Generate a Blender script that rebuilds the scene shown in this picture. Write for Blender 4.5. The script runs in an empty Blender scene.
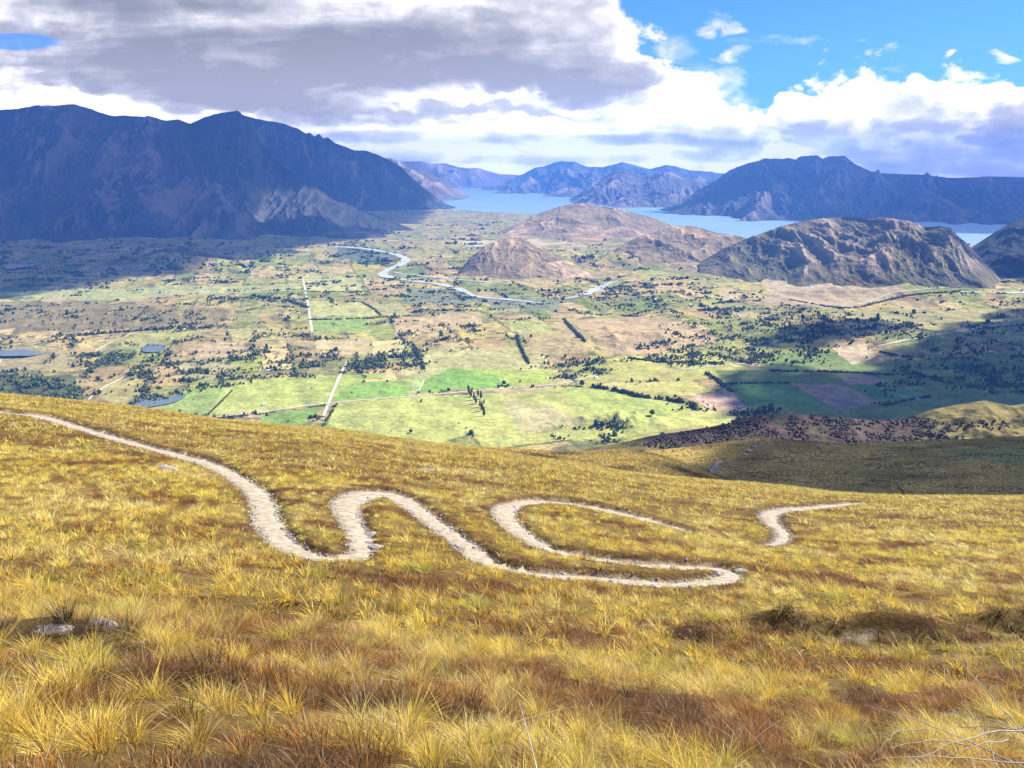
import bpy, math, random
import numpy as np
random.seed(7); rng = np.random.default_rng(7)
S = bpy.context.scene; COL = S.collection
PI = math.pi; R = math.radians

# ------------------------------------------------------------------ camera and sun
F = 788.0; PIT = R(15.5); CP, SP = math.cos(PIT), math.sin(PIT)
cam = bpy.data.objects.new('camera', bpy.data.cameras.new('camera')); COL.objects.link(cam)
cam.data.sensor_width = 36; cam.data.lens = F / 1024 * 36
cam.data.clip_start = .1; cam.data.clip_end = 200000
cam.rotation_euler = (PI/2 - PIT, 0, 0); S.camera = cam
SUN_AZ, SUN_EL = R(64), R(40)             # azimuth measured from +Y towards +X
SD = np.array([math.sin(SUN_AZ)*math.cos(SUN_EL), math.cos(SUN_AZ)*math.cos(SUN_EL), math.sin(SUN_EL)])
sun = bpy.data.objects.new('sun', bpy.data.lights.new('sun', 'SUN')); COL.objects.link(sun)
sun.data.energy = 5.0; sun.data.angle = R(.5); sun.data.color = (1, .91, .74)
sun.rotation_euler = (PI/2 - SUN_EL, 0, PI - SUN_AZ)

def at_dir(px, py):
    px = np.asarray(px, float); py = np.asarray(py, float)
    dx = (px-512)/F; dy = (384-py)/F
    return dx, CP+dy*SP, -SP+dy*CP
def aT(px, py):                            # azimuth ratio X/Y and fall -Z/Y of a sight line
    x, y, z = at_dir(px, py); return x/y, -z/y
def to_px(X, Y, Z):
    d = Y*CP - Z*SP; return 512+F*X/d, 384-F*(Y*SP+Z*CP)/d

# ------------------------------------------------------------------ noise
def _h(i, j, s):
    n = (i.astype(np.int64)*374761393 + j.astype(np.int64)*668265263 + s*974634777) & 0xffffffff
    n = ((n ^ (n >> 13))*1274126177) & 0xffffffff
    n = ((n ^ (n >> 16))*2246822519) & 0xffffffff
    return ((n ^ (n >> 15)) & 0xffffff)/16777216.0
def perlin(x, y, s=0):
    xi = np.floor(x); yi = np.floor(y); xf = x-xi; yf = y-yi
    xi = xi.astype(np.int64); yi = yi.astype(np.int64)
    def g(i, j, fx, fy):
        a = _h(i, j, s)*2*PI; return np.cos(a)*fx+np.sin(a)*fy
    u = xf**3*(xf*(xf*6-15)+10); v = yf**3*(yf*(yf*6-15)+10)
    a = g(xi, yi, xf, yf); b = g(xi+1, yi, xf-1, yf); c = g(xi, yi+1, xf, yf-1); d = g(xi+1, yi+1, xf-1, yf-1)
    return ((a+(b-a)*u)+((c+(d-c)*u)-(a+(b-a)*u))*v)*1.5
def fbm(x, y, s=0, o=5, g=.5):
    r = 0; a = 1; t = 0
    for k in range(o): r = r+a*perlin(x*2**k+k*13.7, y*2**k-k*7.3, s+k); t += a; a *= g
    return r/t
def ridged(x, y, s=0, o=6, g=.55):
    r = 0; a = 1; w = 1; t = 0
    for k in range(o):
        n = 1-np.abs(perlin(x*2**k+k*3.1, y*2**k+k*9.2, s+k))*1.35; n = n*n
        r = r+a*n*w; w = np.clip(n*1.6, 0, 1); t += a; a *= g
    return r/t
def sstep(a, b, x):
    t = np.clip((x-a)/(b-a), 0, 1); return t*t*(3-2*t)
def mixc(a, b, t):
    t = np.asarray(t)[..., None]; return a*(1-t)+np.asarray(b, float)*t
def inpoly(P, x, y):
    P = np.array(P, float); x = np.asarray(x, float); y = np.asarray(y, float); n = len(P)
    box = (x >= P[:, 0].min()) & (x <= P[:, 0].max()) & (y >= P[:, 1].min()) & (y <= P[:, 1].max())
    res = np.zeros(x.shape, bool); x, y = x[box], y[box]; r = np.zeros(x.shape, bool)
    for i in range(n):
        x0, y0 = P[i]; x1, y1 = P[(i+1) % n]
        if y0 == y1: continue
        c = ((y0 > y) != (y1 > y)) & (x < (x1-x0)*(y-y0)/(y1-y0)+x0); r ^= c
    res[box] = r; return res
def segdist(P, x, y):
    P = np.array(P, float); best = np.full(np.shape(x), 1e18); arg = np.zeros(np.shape(x))
    for i in range(len(P)-1):
        ax, ay = P[i][:2]; bx, by = P[i+1][:2]; vx, vy = bx-ax, by-ay
        L = vx*vx+vy*vy+1e-12; t = np.clip(((x-ax)*vx+(y-ay)*vy)/L, 0, 1)
        d = (x-ax-t*vx)**2+(y-ay-t*vy)**2; m = d < best
        best = np.where(m, d, best); arg = np.where(m, i+t, arg)
    return np.sqrt(best), arg
def smooth_curve(pts, n=12):
    P = np.array(pts, float); P = np.vstack([2*P[0]-P[1], P, 2*P[-1]-P[-2]]); out = []
    for i in range(1, len(P)-2):
        for t in np.linspace(0, 1, n, endpoint=False):
            a, b, c, d = P[i-1], P[i], P[i+1], P[i+2]
            out.append(.5*((2*b)+(-a+c)*t+(2*a-5*b+4*c-d)*t*t+(-a+3*b-3*c+d)*t**3))
    out.append(P[-2]); return np.array(out)

# ------------------------------------------------------------------ mesh helpers
def link(o): COL.objects.link(o); return o
def tag(o, label=None, cat=None, group=None, kind=None):
    if label: o['label'] = label
    if cat: o['category'] = cat
    if group: o['group'] = group
    if kind: o['kind'] = kind
    return o
def raw_mesh(name, V, T, nper, mat, cols=None, smooth=False):
    V = np.ascontiguousarray(V, np.float32).reshape(-1, 3); T = np.ascontiguousarray(T, np.int32).reshape(-1, nper)
    me = bpy.data.meshes.new(name)
    me.vertices.add(len(V)); me.vertices.foreach_set('co', V.ravel())
    me.loops.add(T.size); me.loops.foreach_set('vertex_index', T.ravel())
    me.polygons.add(len(T)); me.polygons.foreach_set('loop_start', np.arange(0, T.size, nper, dtype=np.int32))
    if smooth: me.polygons.foreach_set('use_smooth', np.ones(len(T), bool))
    if cols is not None:
        c = np.ones((len(V), 4), np.float32); c[:, :3] = np.clip(np.asarray(cols, np.float32).reshape(-1, 3), 0, 1)
        me.color_attributes.new('Col', 'FLOAT_COLOR', 'POINT').data.foreach_set('color', c.ravel())
    me.update(calc_edges=True); me.materials.append(mat); return me
def mesh_obj(name, V, T, nper, mat, cols=None, smooth=False, parent=None):
    o = bpy.data.objects.new(name, raw_mesh(name, V, T, nper, mat, cols, smooth)); link(o)
    if parent: o.parent = parent
    return o
def grid_faces(ny, nx):
    i = np.arange(ny*nx).reshape(ny, nx)
    return np.stack([i[:-1, :-1], i[:-1, 1:], i[1:, 1:], i[1:, :-1]], -1).reshape(-1, 4)
def grid_obj(name, X, Y, Z, mat, cols=None):
    ny, nx = X.shape
    return mesh_obj(name, np.stack([X, Y, Z], -1), grid_faces(ny, nx), 4, mat, None if cols is None else cols.reshape(-1, 3), True)

# ------------------------------------------------------------------ materials
def mat_vcol(name, scales=((1, .3),), rough=.95, trans=0, bump=None, spec=.15):
    m = bpy.data.materials.new(name); m.use_nodes = True; nt = m.node_tree; N = nt.nodes; L = nt.links
    b = N['Principled BSDF']; b.inputs['Roughness'].default_value = rough; b.inputs['Specular IOR Level'].default_value = spec
    at = N.new('ShaderNodeAttribute'); at.attribute_name = 'Col'; c = at.outputs['Color']
    g = N.new('ShaderNodeNewGeometry')
    for sc, am in scales:
        n = N.new('ShaderNodeTexNoise'); n.inputs['Scale'].default_value = sc; n.inputs['Detail'].default_value = 6; n.inputs['Roughness'].default_value = .65
        L.new(g.outputs['Position'], n.inputs['Vector'])
        mr = N.new('ShaderNodeMapRange'); mr.inputs[1].default_value = .3; mr.inputs[2].default_value = .7
        mr.inputs[3].default_value = 1-am; mr.inputs[4].default_value = 1+am; L.new(n.outputs['Fac'], mr.inputs[0])
        v = N.new('ShaderNodeVectorMath'); v.operation = 'SCALE'; L.new(c, v.inputs[0]); L.new(mr.outputs[0], v.inputs['Scale']); c = v.outputs[0]
    L.new(c, b.inputs['Base Color'])
    if bump:
        n = N.new('ShaderNodeTexNoise'); n.inputs['Scale'].default_value = bump[0]; n.inputs['Detail'].default_value = 8; n.inputs['Roughness'].default_value = .65
        L.new(g.outputs['Position'], n.inputs['Vector'])
        bp = N.new('ShaderNodeBump'); bp.inputs['Distance'].default_value = bump[1]; bp.inputs['Strength'].default_value = 1
        L.new(n.outputs['Fac'], bp.inputs['Height']); L.new(bp.outputs[0], b.inputs['Normal'])
    if trans:
        t = N.new('ShaderNodeBsdfTranslucent'); L.new(c, t.inputs[0]); mx = N.new('ShaderNodeMixShader'); mx.inputs[0].default_value = trans
        L.new(b.outputs[0], mx.inputs[1]); L.new(t.outputs[0], mx.inputs[2]); L.new(mx.outputs[0], N['Material Output'].inputs['Surface'])
    return m
def mat_noise(name, c1, c2, scale, rough=.9, bump=None, spec=.3):
    m = bpy.data.materials.new(name); m.use_nodes = True; nt = m.node_tree; N = nt.nodes; L = nt.links
    b = N['Principled BSDF']; b.inputs['Roughness'].default_value = rough; b.inputs['Specular IOR Level'].default_value = spec
    g = N.new('ShaderNodeNewGeometry'); n = N.new('ShaderNodeTexNoise'); n.inputs['Scale'].default_value = scale; n.inputs['Detail'].default_value = 8; n.inputs['Roughness'].default_value = .65
    L.new(g.outputs['Position'], n.inputs['Vector'])
    r = N.new('ShaderNodeValToRGB'); r.color_ramp.elements[0].position = .35; r.color_ramp.elements[1].position = .65
    r.color_ramp.elements[0].color = (*c1, 1); r.color_ramp.elements[1].color = (*c2, 1)
    L.new(n.outputs['Fac'], r.inputs[0]); L.new(r.outputs[0], b.inputs['Base Color'])
    if bump:
        bp = N.new('ShaderNodeBump'); bp.inputs['Distance'].default_value = bump; bp.inputs['Strength'].default_value = 1
        L.new(n.outputs['Fac'], bp.inputs['Height']); L.new(bp.outputs[0], b.inputs['Normal'])
    return m
M_soil = mat_vcol('tussock_soil', ((2.5, .35), (14, .3)), bump=(9, .12))
M_blade = mat_vcol('tussock_blades', ((3, .12),), rough=.6, trans=.32, spec=.2)
M_path = mat_noise('trail_gravel', (.22, .18, .13), (.43, .375, .29), 3.0, bump=.05)
M_rock = mat_noise('lichen_rock', (.12, .11, .11), (.42, .41, .42), 9, bump=.04)
M_slope = mat_vcol('hillside_tussock', ((.05, .3), (.35, .35)), bump=(.5, 1.4))
M_valley = mat_vcol('valley_ground', ((.004, .14), (.02, .26), (.07, .3)), bump=(.016, 12))
M_mount = mat_vcol('mountain_ground', ((.0012, .22), (.006, .28)), bump=(.0045, 60))
M_far = mat_vcol('far_mountain_ground', ((.0008, .2), (.003, .2)), bump=(.002, 90))
M_tree = mat_vcol('tree_foliage', ((.15, .25),), rough=.8)
M_bark = mat_noise('bark', (.08, .06, .04), (.16, .12, .09), .8)
M_road = mat_noise('pale_gravel_road', (.46, .43, .35), (.60, .56, .47), .02)
M_wall = mat_noise('painted_weatherboard', (.62, .60, .56), (.78, .76, .72), .2)
M_roof = mat_noise('roof_iron', (.30, .30, .33), (.55, .56, .60), .1, rough=.5)
M_twig = mat_noise('dead_wood', (.30, .26, .21), (.52, .47, .40), 12)

def mat_water(name, col, bumpscale, bumpd, rough):
    m = mat_noise(name, col, tuple(c*1.12 for c in col), .001, rough=rough, spec=.5)
    N = m.node_tree.nodes; L = m.node_tree.links
    n = N.new('ShaderNodeTexNoise'); n.inputs['Scale'].default_value = bumpscale; g = N.new('ShaderNodeNewGeometry'); L.new(g.outputs['Position'], n.inputs['Vector'])
    bp = N.new('ShaderNodeBump'); bp.inputs['Distance'].default_value = bumpd; L.new(n.outputs['Fac'], bp.inputs['Height']); L.new(bp.outputs[0], N['Principled BSDF'].inputs['Normal'])
    return m
M_lake = mat_water('lake_water', (.20, .33, .40), .004, 3, .5)
M_river = mat_water('river_water', (.40, .44, .44), .05, .3, .6)
M_pond = mat_water('pond_water', (.11, .15, .17), .05, .2, .3)

# ------------------------------------------------------------------ near hillside
sk = [(-400, 388), (-150, 390), (0, 394), (100, 405), (220, 420), (330, 430), (440, 446), (520, 455), (600, 467), (700, 480), (850, 495), (1024, 498), (1300, 500)]
sk = np.array(sk, float); _a, _t = aT(sk[:, 0], sk[:, 1])
aa = np.linspace(-1.3, 1.3, 800); tt = np.interp(aa, _a, _t); kern = np.hanning(41); kern /= kern.sum()
tt = np.convolve(np.pad(tt, 20, 'edge'), kern, 'valid')
def tc(a): return np.interp(a, aa, tt)
hy = np.array([0, 2, 4.5, 9, 14, 20, 28, 38, 50, 65, 85, 110, 140]); hh = np.array([1.65, 2.1, 2.65, 3.7, 4.4, 4.7, 4.35, 3.45, 2.4, 1.4, .6, .15, 0])
ys = np.linspace(0, 150, 1501); hs = np.interp(ys, hy, hh); hs = np.convolve(np.pad(hs, 30, 'edge'), np.hanning(61)/np.hanning(61).sum(), 'valid')
def near_base(X, Y):
    Yp = np.maximum(Y, .4); a = np.clip(X/Yp, -1.2, 1.2)
    # the crest is farther on the left, nearer on the right
    sc = np.interp(a, [-.7, 0, .7], [1.12, 1.0, .86])
    q = Y/sc
    z = -tc(a)*Y-np.interp(q, ys, hs)*np.minimum(1, 1+0*q)-.0022*np.maximum(q-150, 0)**2
    far = sstep(3, 40, Y)
    z = z+.16*fbm(X/3.3, Y/3.3, 3, 3)*sstep(0, 5, Y)+(.5*fbm(X/17, Y/17, 5, 3)+.0)*far
    z = z+.9*fbm(X/50, Y/38, 8, 2)*sstep(30, 90, Y)*sstep(200, 110, Y)
    return z
banks = [  # knolls: x, y, rx, ry, height
]
def near_h0(X, Y):
    return near_base(X, Y)+knoll(X, Y)
def knoll(X, Y):
    z = 0
    for (x, y, rx, ry, h, cut) in KN:
        u = (X-x)/rx; v = (Y-y)/ry
        # steep face towards the viewer, gentle run-out behind
        v = np.where(v < 0, v*cut, v)
        z = z+1.5*h*np.exp(-(u*u+v*v)*1.3)
    return z
KN = []
def raycast(px, py, H, y0, y1, n=500):
    px = np.atleast_1d(np.asarray(px, float)); py = np.atleast_1d(np.asarray(py, float))
    x, y, z = at_dir(px, py); a = x/y; t = z/y
    Y = np.geomspace(y0, y1, n)[None, :]; A = a[:, None]; d = A*0+t[:, None]*Y-H(A*Y, Y+0*A)
    k = np.argmax(d < 0, 1); ok = (d < 0).any(1); k = np.maximum(k, 1); i = np.arange(len(px))
    d0, d1 = d[i, k-1], d[i, k]; Y0, Y1 = Y[0, k-1], Y[0, k]
    Yh = Y0+(Y1-Y0)*np.clip(d0/(d0-d1+1e-12), 0, 1); X = a*Yh
    return np.stack([X, Yh, H(X, Yh)], -1), ok
for (px, py, rx, ry, h, cut) in [(900, 638, 2.6, 1.3, .5, 3.2), (1010, 632, 1.5, 1.2, .42, 3), (780, 628, 1.3, .9, .32, 3), (700, 640, .9, .8, .25, 2.5), (180, 690, .9, .7, .2, 2.5), (60, 640, 1.4, .8, .2, 2.6), (430, 720, .6, .45, .2, 2.5), (490, 560, 3, 2, .2, 1.5), (300, 615, 2.5, 1.0, .25, 2)]:
    p, ok = raycast([px], [py], near_base, 1, 140); KN.append((p[0][0], p[0][1]+ry*.35, rx, ry, h, cut))

trailA = [(-60, 404, 1.5), (0, 412, 1.5), (40, 416, 1.4), (80, 428, 1.2), (130, 442, 1.2), (175, 454, 1.1), (215, 466, 1.1), (245, 483, 1.05), (262, 500, 1.05), (268, 522, 1.0), (284, 543, .95), (312, 556, .8), (345, 558, .7), (361, 553, .75), (360, 538, .8), (350, 520, .95), (346, 505, 1.3), (358, 495, 1.6), (380, 492, 1.7), (404, 500, 1.35), (430, 519, .95), (460, 541, .85), (486, 561, .8), (520, 571, .65), (560, 575, .55), (610, 578, .6), (660, 583, .7), (705, 582, .8), (732, 575, .85), (722, 568, .75), (685, 566, .75), (640, 564, .7), (592, 557, .7), (550, 549, .75), (522, 533, .85), (505, 517, 1.1), (507, 506, 1.2), (530, 501, 1.2), (570, 503, 1.1), (612, 511, 1.0), (650, 520, .95), (690, 531, .6)]
trailB = [(860, 503, 1.0), (845, 504, 1.3), (815, 507, 1.5), (785, 509, 1.5), (769, 514, 1.3), (772, 523, 1.0), (783, 532, .85), (780, 541, .75), (768, 545, .5)]
def trail_world(T):
    C = smooth_curve(T, 8); P, ok = raycast(C[:, 0], C[:, 1], near_h0, 3, 150)
    P = P[ok]; w = C[ok, 2]*1.1
    # resample evenly and smooth in the world
    d = np.r_[0, np.cumsum(np.hypot(*(np.diff(P[:, :2], axis=0).T)))]
    s = np.arange(0, d[-1], .3); Q = np.stack([np.interp(s, d, P[:, 0]), np.interp(s, d, P[:, 1]), np.interp(s, d, w)], -1)
    k = np.ones(5)/5
    for _ in range(2):
        for c in range(3): Q[2:-2, c] = np.convolve(Q[:, c], k, 'valid')
    return Q
TR = [trail_world(trailA), trail_world(trailB)]
def trail_dist(X, Y):
    """distance to the trail minus its half width, and the (x,y) nearest index"""
    sh = X.shape; x = X.ravel(); y = Y.ravel(); best = np.full(x.shape, 99.); wid = np.full(x.shape, 0.)
    for Q in TR:
        m = (x > Q[:, 0].min()-4) & (x < Q[:, 0].max()+4) & (y > Q[:, 1].min()-4) & (y < Q[:, 1].max()+4)
        idx = np.nonzero(m)[0]
        for c in range(0, len(idx), 20000):
            j = idx[c:c+20000]; dd = (x[j, None]-Q[None, :, 0])**2+(y[j, None]-Q[None, :, 1])**2
            k = dd.argmin(1); d = np.sqrt(dd[np.arange(len(j)), k])-Q[k, 2]*.5
            b = d < best[j]; best[j] = np.where(b, d, best[j]); wid[j] = np.where(b, (y[j]-Q[k, 1])/(np.sqrt(dd[np.arange(len(j)), k])+1e-3), wid[j])
    best = best+np.where(best < 2, .16*fbm(x/.8, y/.8, 66, 3), 0)
    return best.reshape(sh), wid.reshape(sh)
def near_h(X, Y, D=None, FR=0):
    if D is None: D, FR = trail_dist(X, Y)
    return near_h0(X, Y)-.10*sstep(.4, -.05, D)+.26*sstep(.0, .35, D)*sstep(2.6, .8, D)*np.clip(FR, 0, 1)

# colour classes shared by the soil and the tussocks
def near_patch(X, Y):
    rust = fbm(X/5+3, Y/2.6, 21, 4)+.5*fbm(X/1.1, Y/.8, 22, 2)
    near = sstep(26, 8, Y)
    return rust+.13*near, fbm(X/2.1, Y/1.6, 31, 3), fbm(X/7, Y/7, 41, 3)
ny, nx = 760, 620
s = np.linspace(0, 1, ny); Yr = np.where(s < .04, -5+s/.04*6.5, 1.5*(270/1.5)**((s-.04)/.96))
c = np.linspace(-1, 1, nx); X = c[None, :]*(np.maximum(Yr, 0)[:, None]*.95+7); Y = Yr[:, None]+0*X
D, FR_ = trail_dist(X, Y); Z = near_h(X, Y, D, FR_)
rust, gr, big = near_patch(X, Y)
cc = np.zeros(X.shape+(3,))+np.array([.13, .085, .025])
cc = mixc(cc, (.20, .14, .04), sstep(-.1, .4, big)); cc = mixc(cc, (.08, .038, .014), sstep(.05, .35, rust))
cc = mixc(cc, (.07, .04, .02), sstep(.5, .12, D)*.85); cc = mixc(cc, (.36, .30, .21), sstep(.14, -.02, D)*.9)
cc = mixc(cc, (.34, .30, .24), sstep(.54, .62, fbm(X/2.3, Y/1.5, 77, 3))*.4)
grid_obj('hillside', X, Y, Z, M_soil, cc)['kind'] = 'structure'
# bike trail ribbons
def ribbon(name, Q, H, lift, mat, rows=7, edge=.45):
    t = np.gradient(Q[:, :2], axis=0); t /= np.linalg.norm(t, axis=1)[:, None]+1e-9; n = np.stack([-t[:, 1], t[:, 0]], -1)
    u = np.linspace(-.5, .5, rows); wob = edge*fbm(Q[:, 0]/.7, Q[:, 1]/.7, 5, 2)
    W = Q[:, 2]
    X = Q[:, 0:1]+n[:, 0:1]*(W[:, None]*u+np.sign(u)*np.abs(u)*2*wob[:, None]); Y = Q[:, 1:2]+n[:, 1:2]*(W[:, None]*u+np.sign(u)*np.abs(u)*2*wob[:, None])
    Z = H(X, Y)+lift*(1-(np.abs(u)*2)**4)-.03*(np.abs(u)*2)**4*(lift > .01)
    return grid_obj(name, X, Y, Z, mat)
for Q in TR:
    o = ribbon('dirt_path', Q, near_h, .05, M_path, 9); o['kind'] = 'structure'

# ------------------------------------------------------------------ tussocks
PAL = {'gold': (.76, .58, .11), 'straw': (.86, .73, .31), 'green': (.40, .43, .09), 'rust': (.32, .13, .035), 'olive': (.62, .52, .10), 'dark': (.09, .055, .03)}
def blades(C, n, L, rad, w, lean, base, cvar, seg, seed, droop=.35):
    """C: tuft centres (N,3); L, rad, lean, per tuft arrays; base: (N,3) colours. Returns verts, tris, cols"""
    g = np.random.default_rng(seed); N = len(C); K = N*n; T = np.repeat(np.arange(N), n)
    th = g.uniform(0, 2*PI, K); r = np.sqrt(g.uniform(0, 1, K))
    out = np.stack([np.cos(th), np.sin(th)], -1); Lk = L[T]*g.uniform(.55, 1.15, K)
    b = C[T].copy(); b[:, :2] += out*(r*rad[T])[:, None]; b[:, 2] -= .02
    ln = (lean[T]*(.25+r)*g.uniform(.5, 1.3, K))[:, None]
    # a common wind lean, to the left
    od = out+g.normal(0, .35, (K, 2))+np.array([-.22, -.12])
    wd = g.uniform(0, 2*PI, K); side = np.stack([np.cos(wd), np.sin(wd)*.6, 0*wd], -1)*(w*g.uniform(.6, 1.3, K))[:, None]
    lv = []
    for k in range(seg+1):
        t = k/seg; p = b.copy(); p[:, :2] += od*(ln*Lk[:, None]*(.35*t+.65*t*t)); p[:, 2] += Lk*(t-droop*np.clip(ln[:, 0], 0, 1.4)*t*t*.8)
        lv.append(p)
    V = []; 
    for k in range(seg): V += [lv[k]-side*(1-k/seg*.6), lv[k]+side*(1-k/seg*.6)]
    V.append(lv[seg]); m = 2*seg+1; V = np.stack(V, 1)
    tri = []
    for k in range(seg-1): tri += [(2*k, 2*k+1, 2*k+3), (2*k, 2*k+3, 2*k+2)]
    tri.append((2*seg-2, 2*seg-1, 2*seg)); tri = np.array(tri)
    Fc = (np.arange(K)[:, None, None]*m+tri[None]).reshape(-1, 3)
    cv = cvar*(1+1.2*(base[:, 0] < .45))[T][:, None]; cb = base[T]*np.clip(1+g.normal(0, 1, (K, 1))*cv, .25, 2)+g.normal(0, .012, (K, 3))
    dead = g.uniform(0, 1, (K, 1)); cb = np.where(dead < .13, np.array([.30, .21, .12])*g.uniform(.5, 1.2, (K, 1)), np.where(dead > .94, np.array([.62, .56, .40]), cb))
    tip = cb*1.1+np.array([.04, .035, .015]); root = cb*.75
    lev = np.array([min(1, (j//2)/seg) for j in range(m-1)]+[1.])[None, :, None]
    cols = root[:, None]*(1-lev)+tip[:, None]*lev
    return V.reshape(-1, 3), Fc, cols.reshape(-1, 3)
def tuft_field(y0, y1, dens, seed):
    g = np.random.default_rng(seed); n = int(dens*.86*((y1+1)**2-(y0+1)**2))
    Y = np.sqrt(g.uniform((y0+1)**2, (y1+1)**2, n))-1; X = g.uniform(-1, 1, n)*.86*(Y+1)
    D, FR_ = trail_dist(X, Y); keep = D > .07+g.uniform(0, .12, n); bare = fbm(X/2.3, Y/1.5, 77, 3) > .57
    keep &= ~bare; keep &= ~((fbm(X/1.3, Y/1.0, 78, 3) < -.1) & (g.uniform(0, 1, n) < .75)); X, Y, D, FR_ = X[keep], Y[keep], D[keep], FR_[keep]
    Z = near_h(X, Y, D, FR_); rust, gr, big = near_patch(X, Y)
    u = g.uniform(0, 1, len(X)); base = np.zeros((len(X), 3))+PAL['gold']
    base = mixc(base, PAL['straw'], sstep(-.15, .45, big+.5*(u-.5))*.8); base = mixc(base, PAL['olive'], sstep(.0, .3, gr)*.8)
    base = mixc(base, PAL['green'], sstep(.18, .42, gr+.25*(u-.5))*.7)
    isr = sstep(.06, .2, rust+.22*(u-.5)-.10*sstep(14, 30, Y)); base = mixc(base, PAL['rust'], isr*.9)
    dk = sstep(.42, .55, rust); base = mixc(base, PAL['dark'], dk*.6)
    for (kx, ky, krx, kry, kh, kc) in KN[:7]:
        q = ((X-kx)/krx/1.1)**2+((Y-ky+kry*.55)/kry/.75)**2; base = mixc(base, PAL['dark'], sstep(1.2, .5, q+.9*fbm(X/.5, Y/.4, 12, 3)))  # knoll fronts: dark shrub, with the bank's shade put into the tuft colour
    base = base*(1+.28*sstep(12, 40, Y))[:, None]*np.array([1.04, .98, .9]); rim = sstep(1.0, .2, D); base = mixc(base, PAL['olive'], rim*.4)
    base *= g.uniform(.56, 1.48, (len(X), 1))
    L = g.uniform(.17, .42, len(X))*(.75+.5*g.uniform(0, 1, len(X))**2)*(1-.35*isr)*(1-.15*sstep(10, 5, Y))*(.45+.55*sstep(.1, 1.6, D))*(1-.25*sstep(15, 40, Y)); rad = g.uniform(.06, .15, len(X))*(1+.9*isr); lean = g.uniform(.55, 1.25, len(X))
    return np.stack([X, Y, Z], -1), L, rad, lean, base, isr
parts = []
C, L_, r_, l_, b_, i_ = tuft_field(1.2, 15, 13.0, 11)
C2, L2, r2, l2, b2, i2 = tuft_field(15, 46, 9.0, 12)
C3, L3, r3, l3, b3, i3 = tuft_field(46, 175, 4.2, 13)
near_m = (C[:, 1] < 8) & (np.abs(C[:, 0]) < .80*C[:, 1]) & (i_ < .3) & (L_ > .36)
pick = np.nonzero(near_m)[0]
rest = np.setdiff1d(np.arange(len(C)), pick)
def join(parts):
    V = []; Tt = []; Cc = []; o = 0
    for v, t, c in parts: V.append(v); Tt.append(t+o); Cc.append(c); o += len(v)
    return np.concatenate(V), np.concatenate(Tt), np.concatenate(Cc)
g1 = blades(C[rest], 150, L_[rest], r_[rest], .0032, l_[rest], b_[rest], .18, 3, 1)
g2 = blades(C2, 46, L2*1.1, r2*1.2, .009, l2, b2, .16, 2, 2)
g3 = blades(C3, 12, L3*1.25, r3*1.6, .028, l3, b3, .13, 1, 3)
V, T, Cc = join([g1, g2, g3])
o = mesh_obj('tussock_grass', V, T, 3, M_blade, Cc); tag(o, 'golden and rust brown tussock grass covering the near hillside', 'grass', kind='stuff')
# the tall clumps of the foreground, each a thing of its own
proto = []
for k, (cn, lab) in enumerate([('gold', 'golden tussock clump with arching blades in the foreground grass'), ('straw', 'pale straw coloured tussock clump in the foreground grass'), ('olive', 'yellow green tussock clump in the foreground grass'), ('green', 'greenest tussock clumps among the foreground grass')]):
    for q in range(2):
        v, t, c_ = blades(np.zeros((1, 3)), 420, np.array([.36]), np.array([.11]), .003, np.array([.9+.25*q]), np.array([PAL[cn]]), .2, 4, 50+2*k+q)
        proto.append((raw_mesh('tussock', v, t, 3, M_blade, c_), lab))
for n_, i in enumerate(pick):
    d = [np.abs(b_[i]/b_[i].sum()-np.array(PAL[c0])/sum(PAL[c0])).sum() for c0 in ('gold', 'straw', 'olive', 'green')]
    k = int(np.argmin(d)); me, lab = proto[2*k+n_ % 2]
    o = bpy.data.objects.new('tussock', me); link(o); o.location = C[i]; o.rotation_euler = (0, 0, random.uniform(0, 6.28)); s_ = random.uniform(.65, 1.0); o.scale = (s_, s_, s_*random.uniform(.85, 1.1))
    tag(o, lab, 'tussock', 'tussock clumps in the foreground')

# ------------------------------------------------------------------ tubes, rocks, twigs
def tube(P, Rr, nseg=5):
    P = np.array(P, float); n = len(P); V = []; Fq = []
    for i in range(n):
        t = P[min(i+1, n-1)]-P[max(i-1, 0)]; t /= np.linalg.norm(t)+1e-9
        a = np.cross(t, (0, 0, 1.)); 
        if np.linalg.norm(a) < .05: a = np.cross(t, (1., 0, 0))
        a /= np.linalg.norm(a); b = np.cross(t, a)
        for k in range(nseg):
            w = 2*PI*k/nseg; V.append(P[i]+(a*math.cos(w)+b*math.sin(w))*Rr[i])
    for i in range(n-1):
        for k in range(nseg): Fq.append((i*nseg+k, i*nseg+(k+1) % nseg, (i+1)*nseg+(k+1) % nseg, (i+1)*nseg+k))
    return np.array(V), np.array(Fq)
def joinq(L):
    V = []; Q = []; o = 0
    for v, f in L: V.append(v); Q.append(f+o); o += len(v)
    return np.concatenate(V), np.concatenate(Q)
import bmesh
def ico(sub):
    bm = bmesh.new(); bmesh.ops.create_icosphere(bm, subdivisions=sub, radius=1); bm.verts.index_update()
    V = np.array([v.co[:] for v in bm.verts]); Fc = np.array([[v.index for v in f.verts] for f in bm.faces]); bm.free(); return V, Fc
ICO = {k: ico(k) for k in (1, 2, 3, 4)}
def rock_mesh(seed, flat=.4):
    v, f = ICO[3]; n = 1+.35*fbm(v[:, 0]*1.3+seed*7, v[:, 1]*1.3+v[:, 2]*1.7, seed, 4)
    v = v*n[:, None]; q = np.round(v*3.2)/3.2; v = v*.55+q*.45; v[:, 2] *= flat
    return raw_mesh('rock', v, f, 3, M_rock, None)
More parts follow.
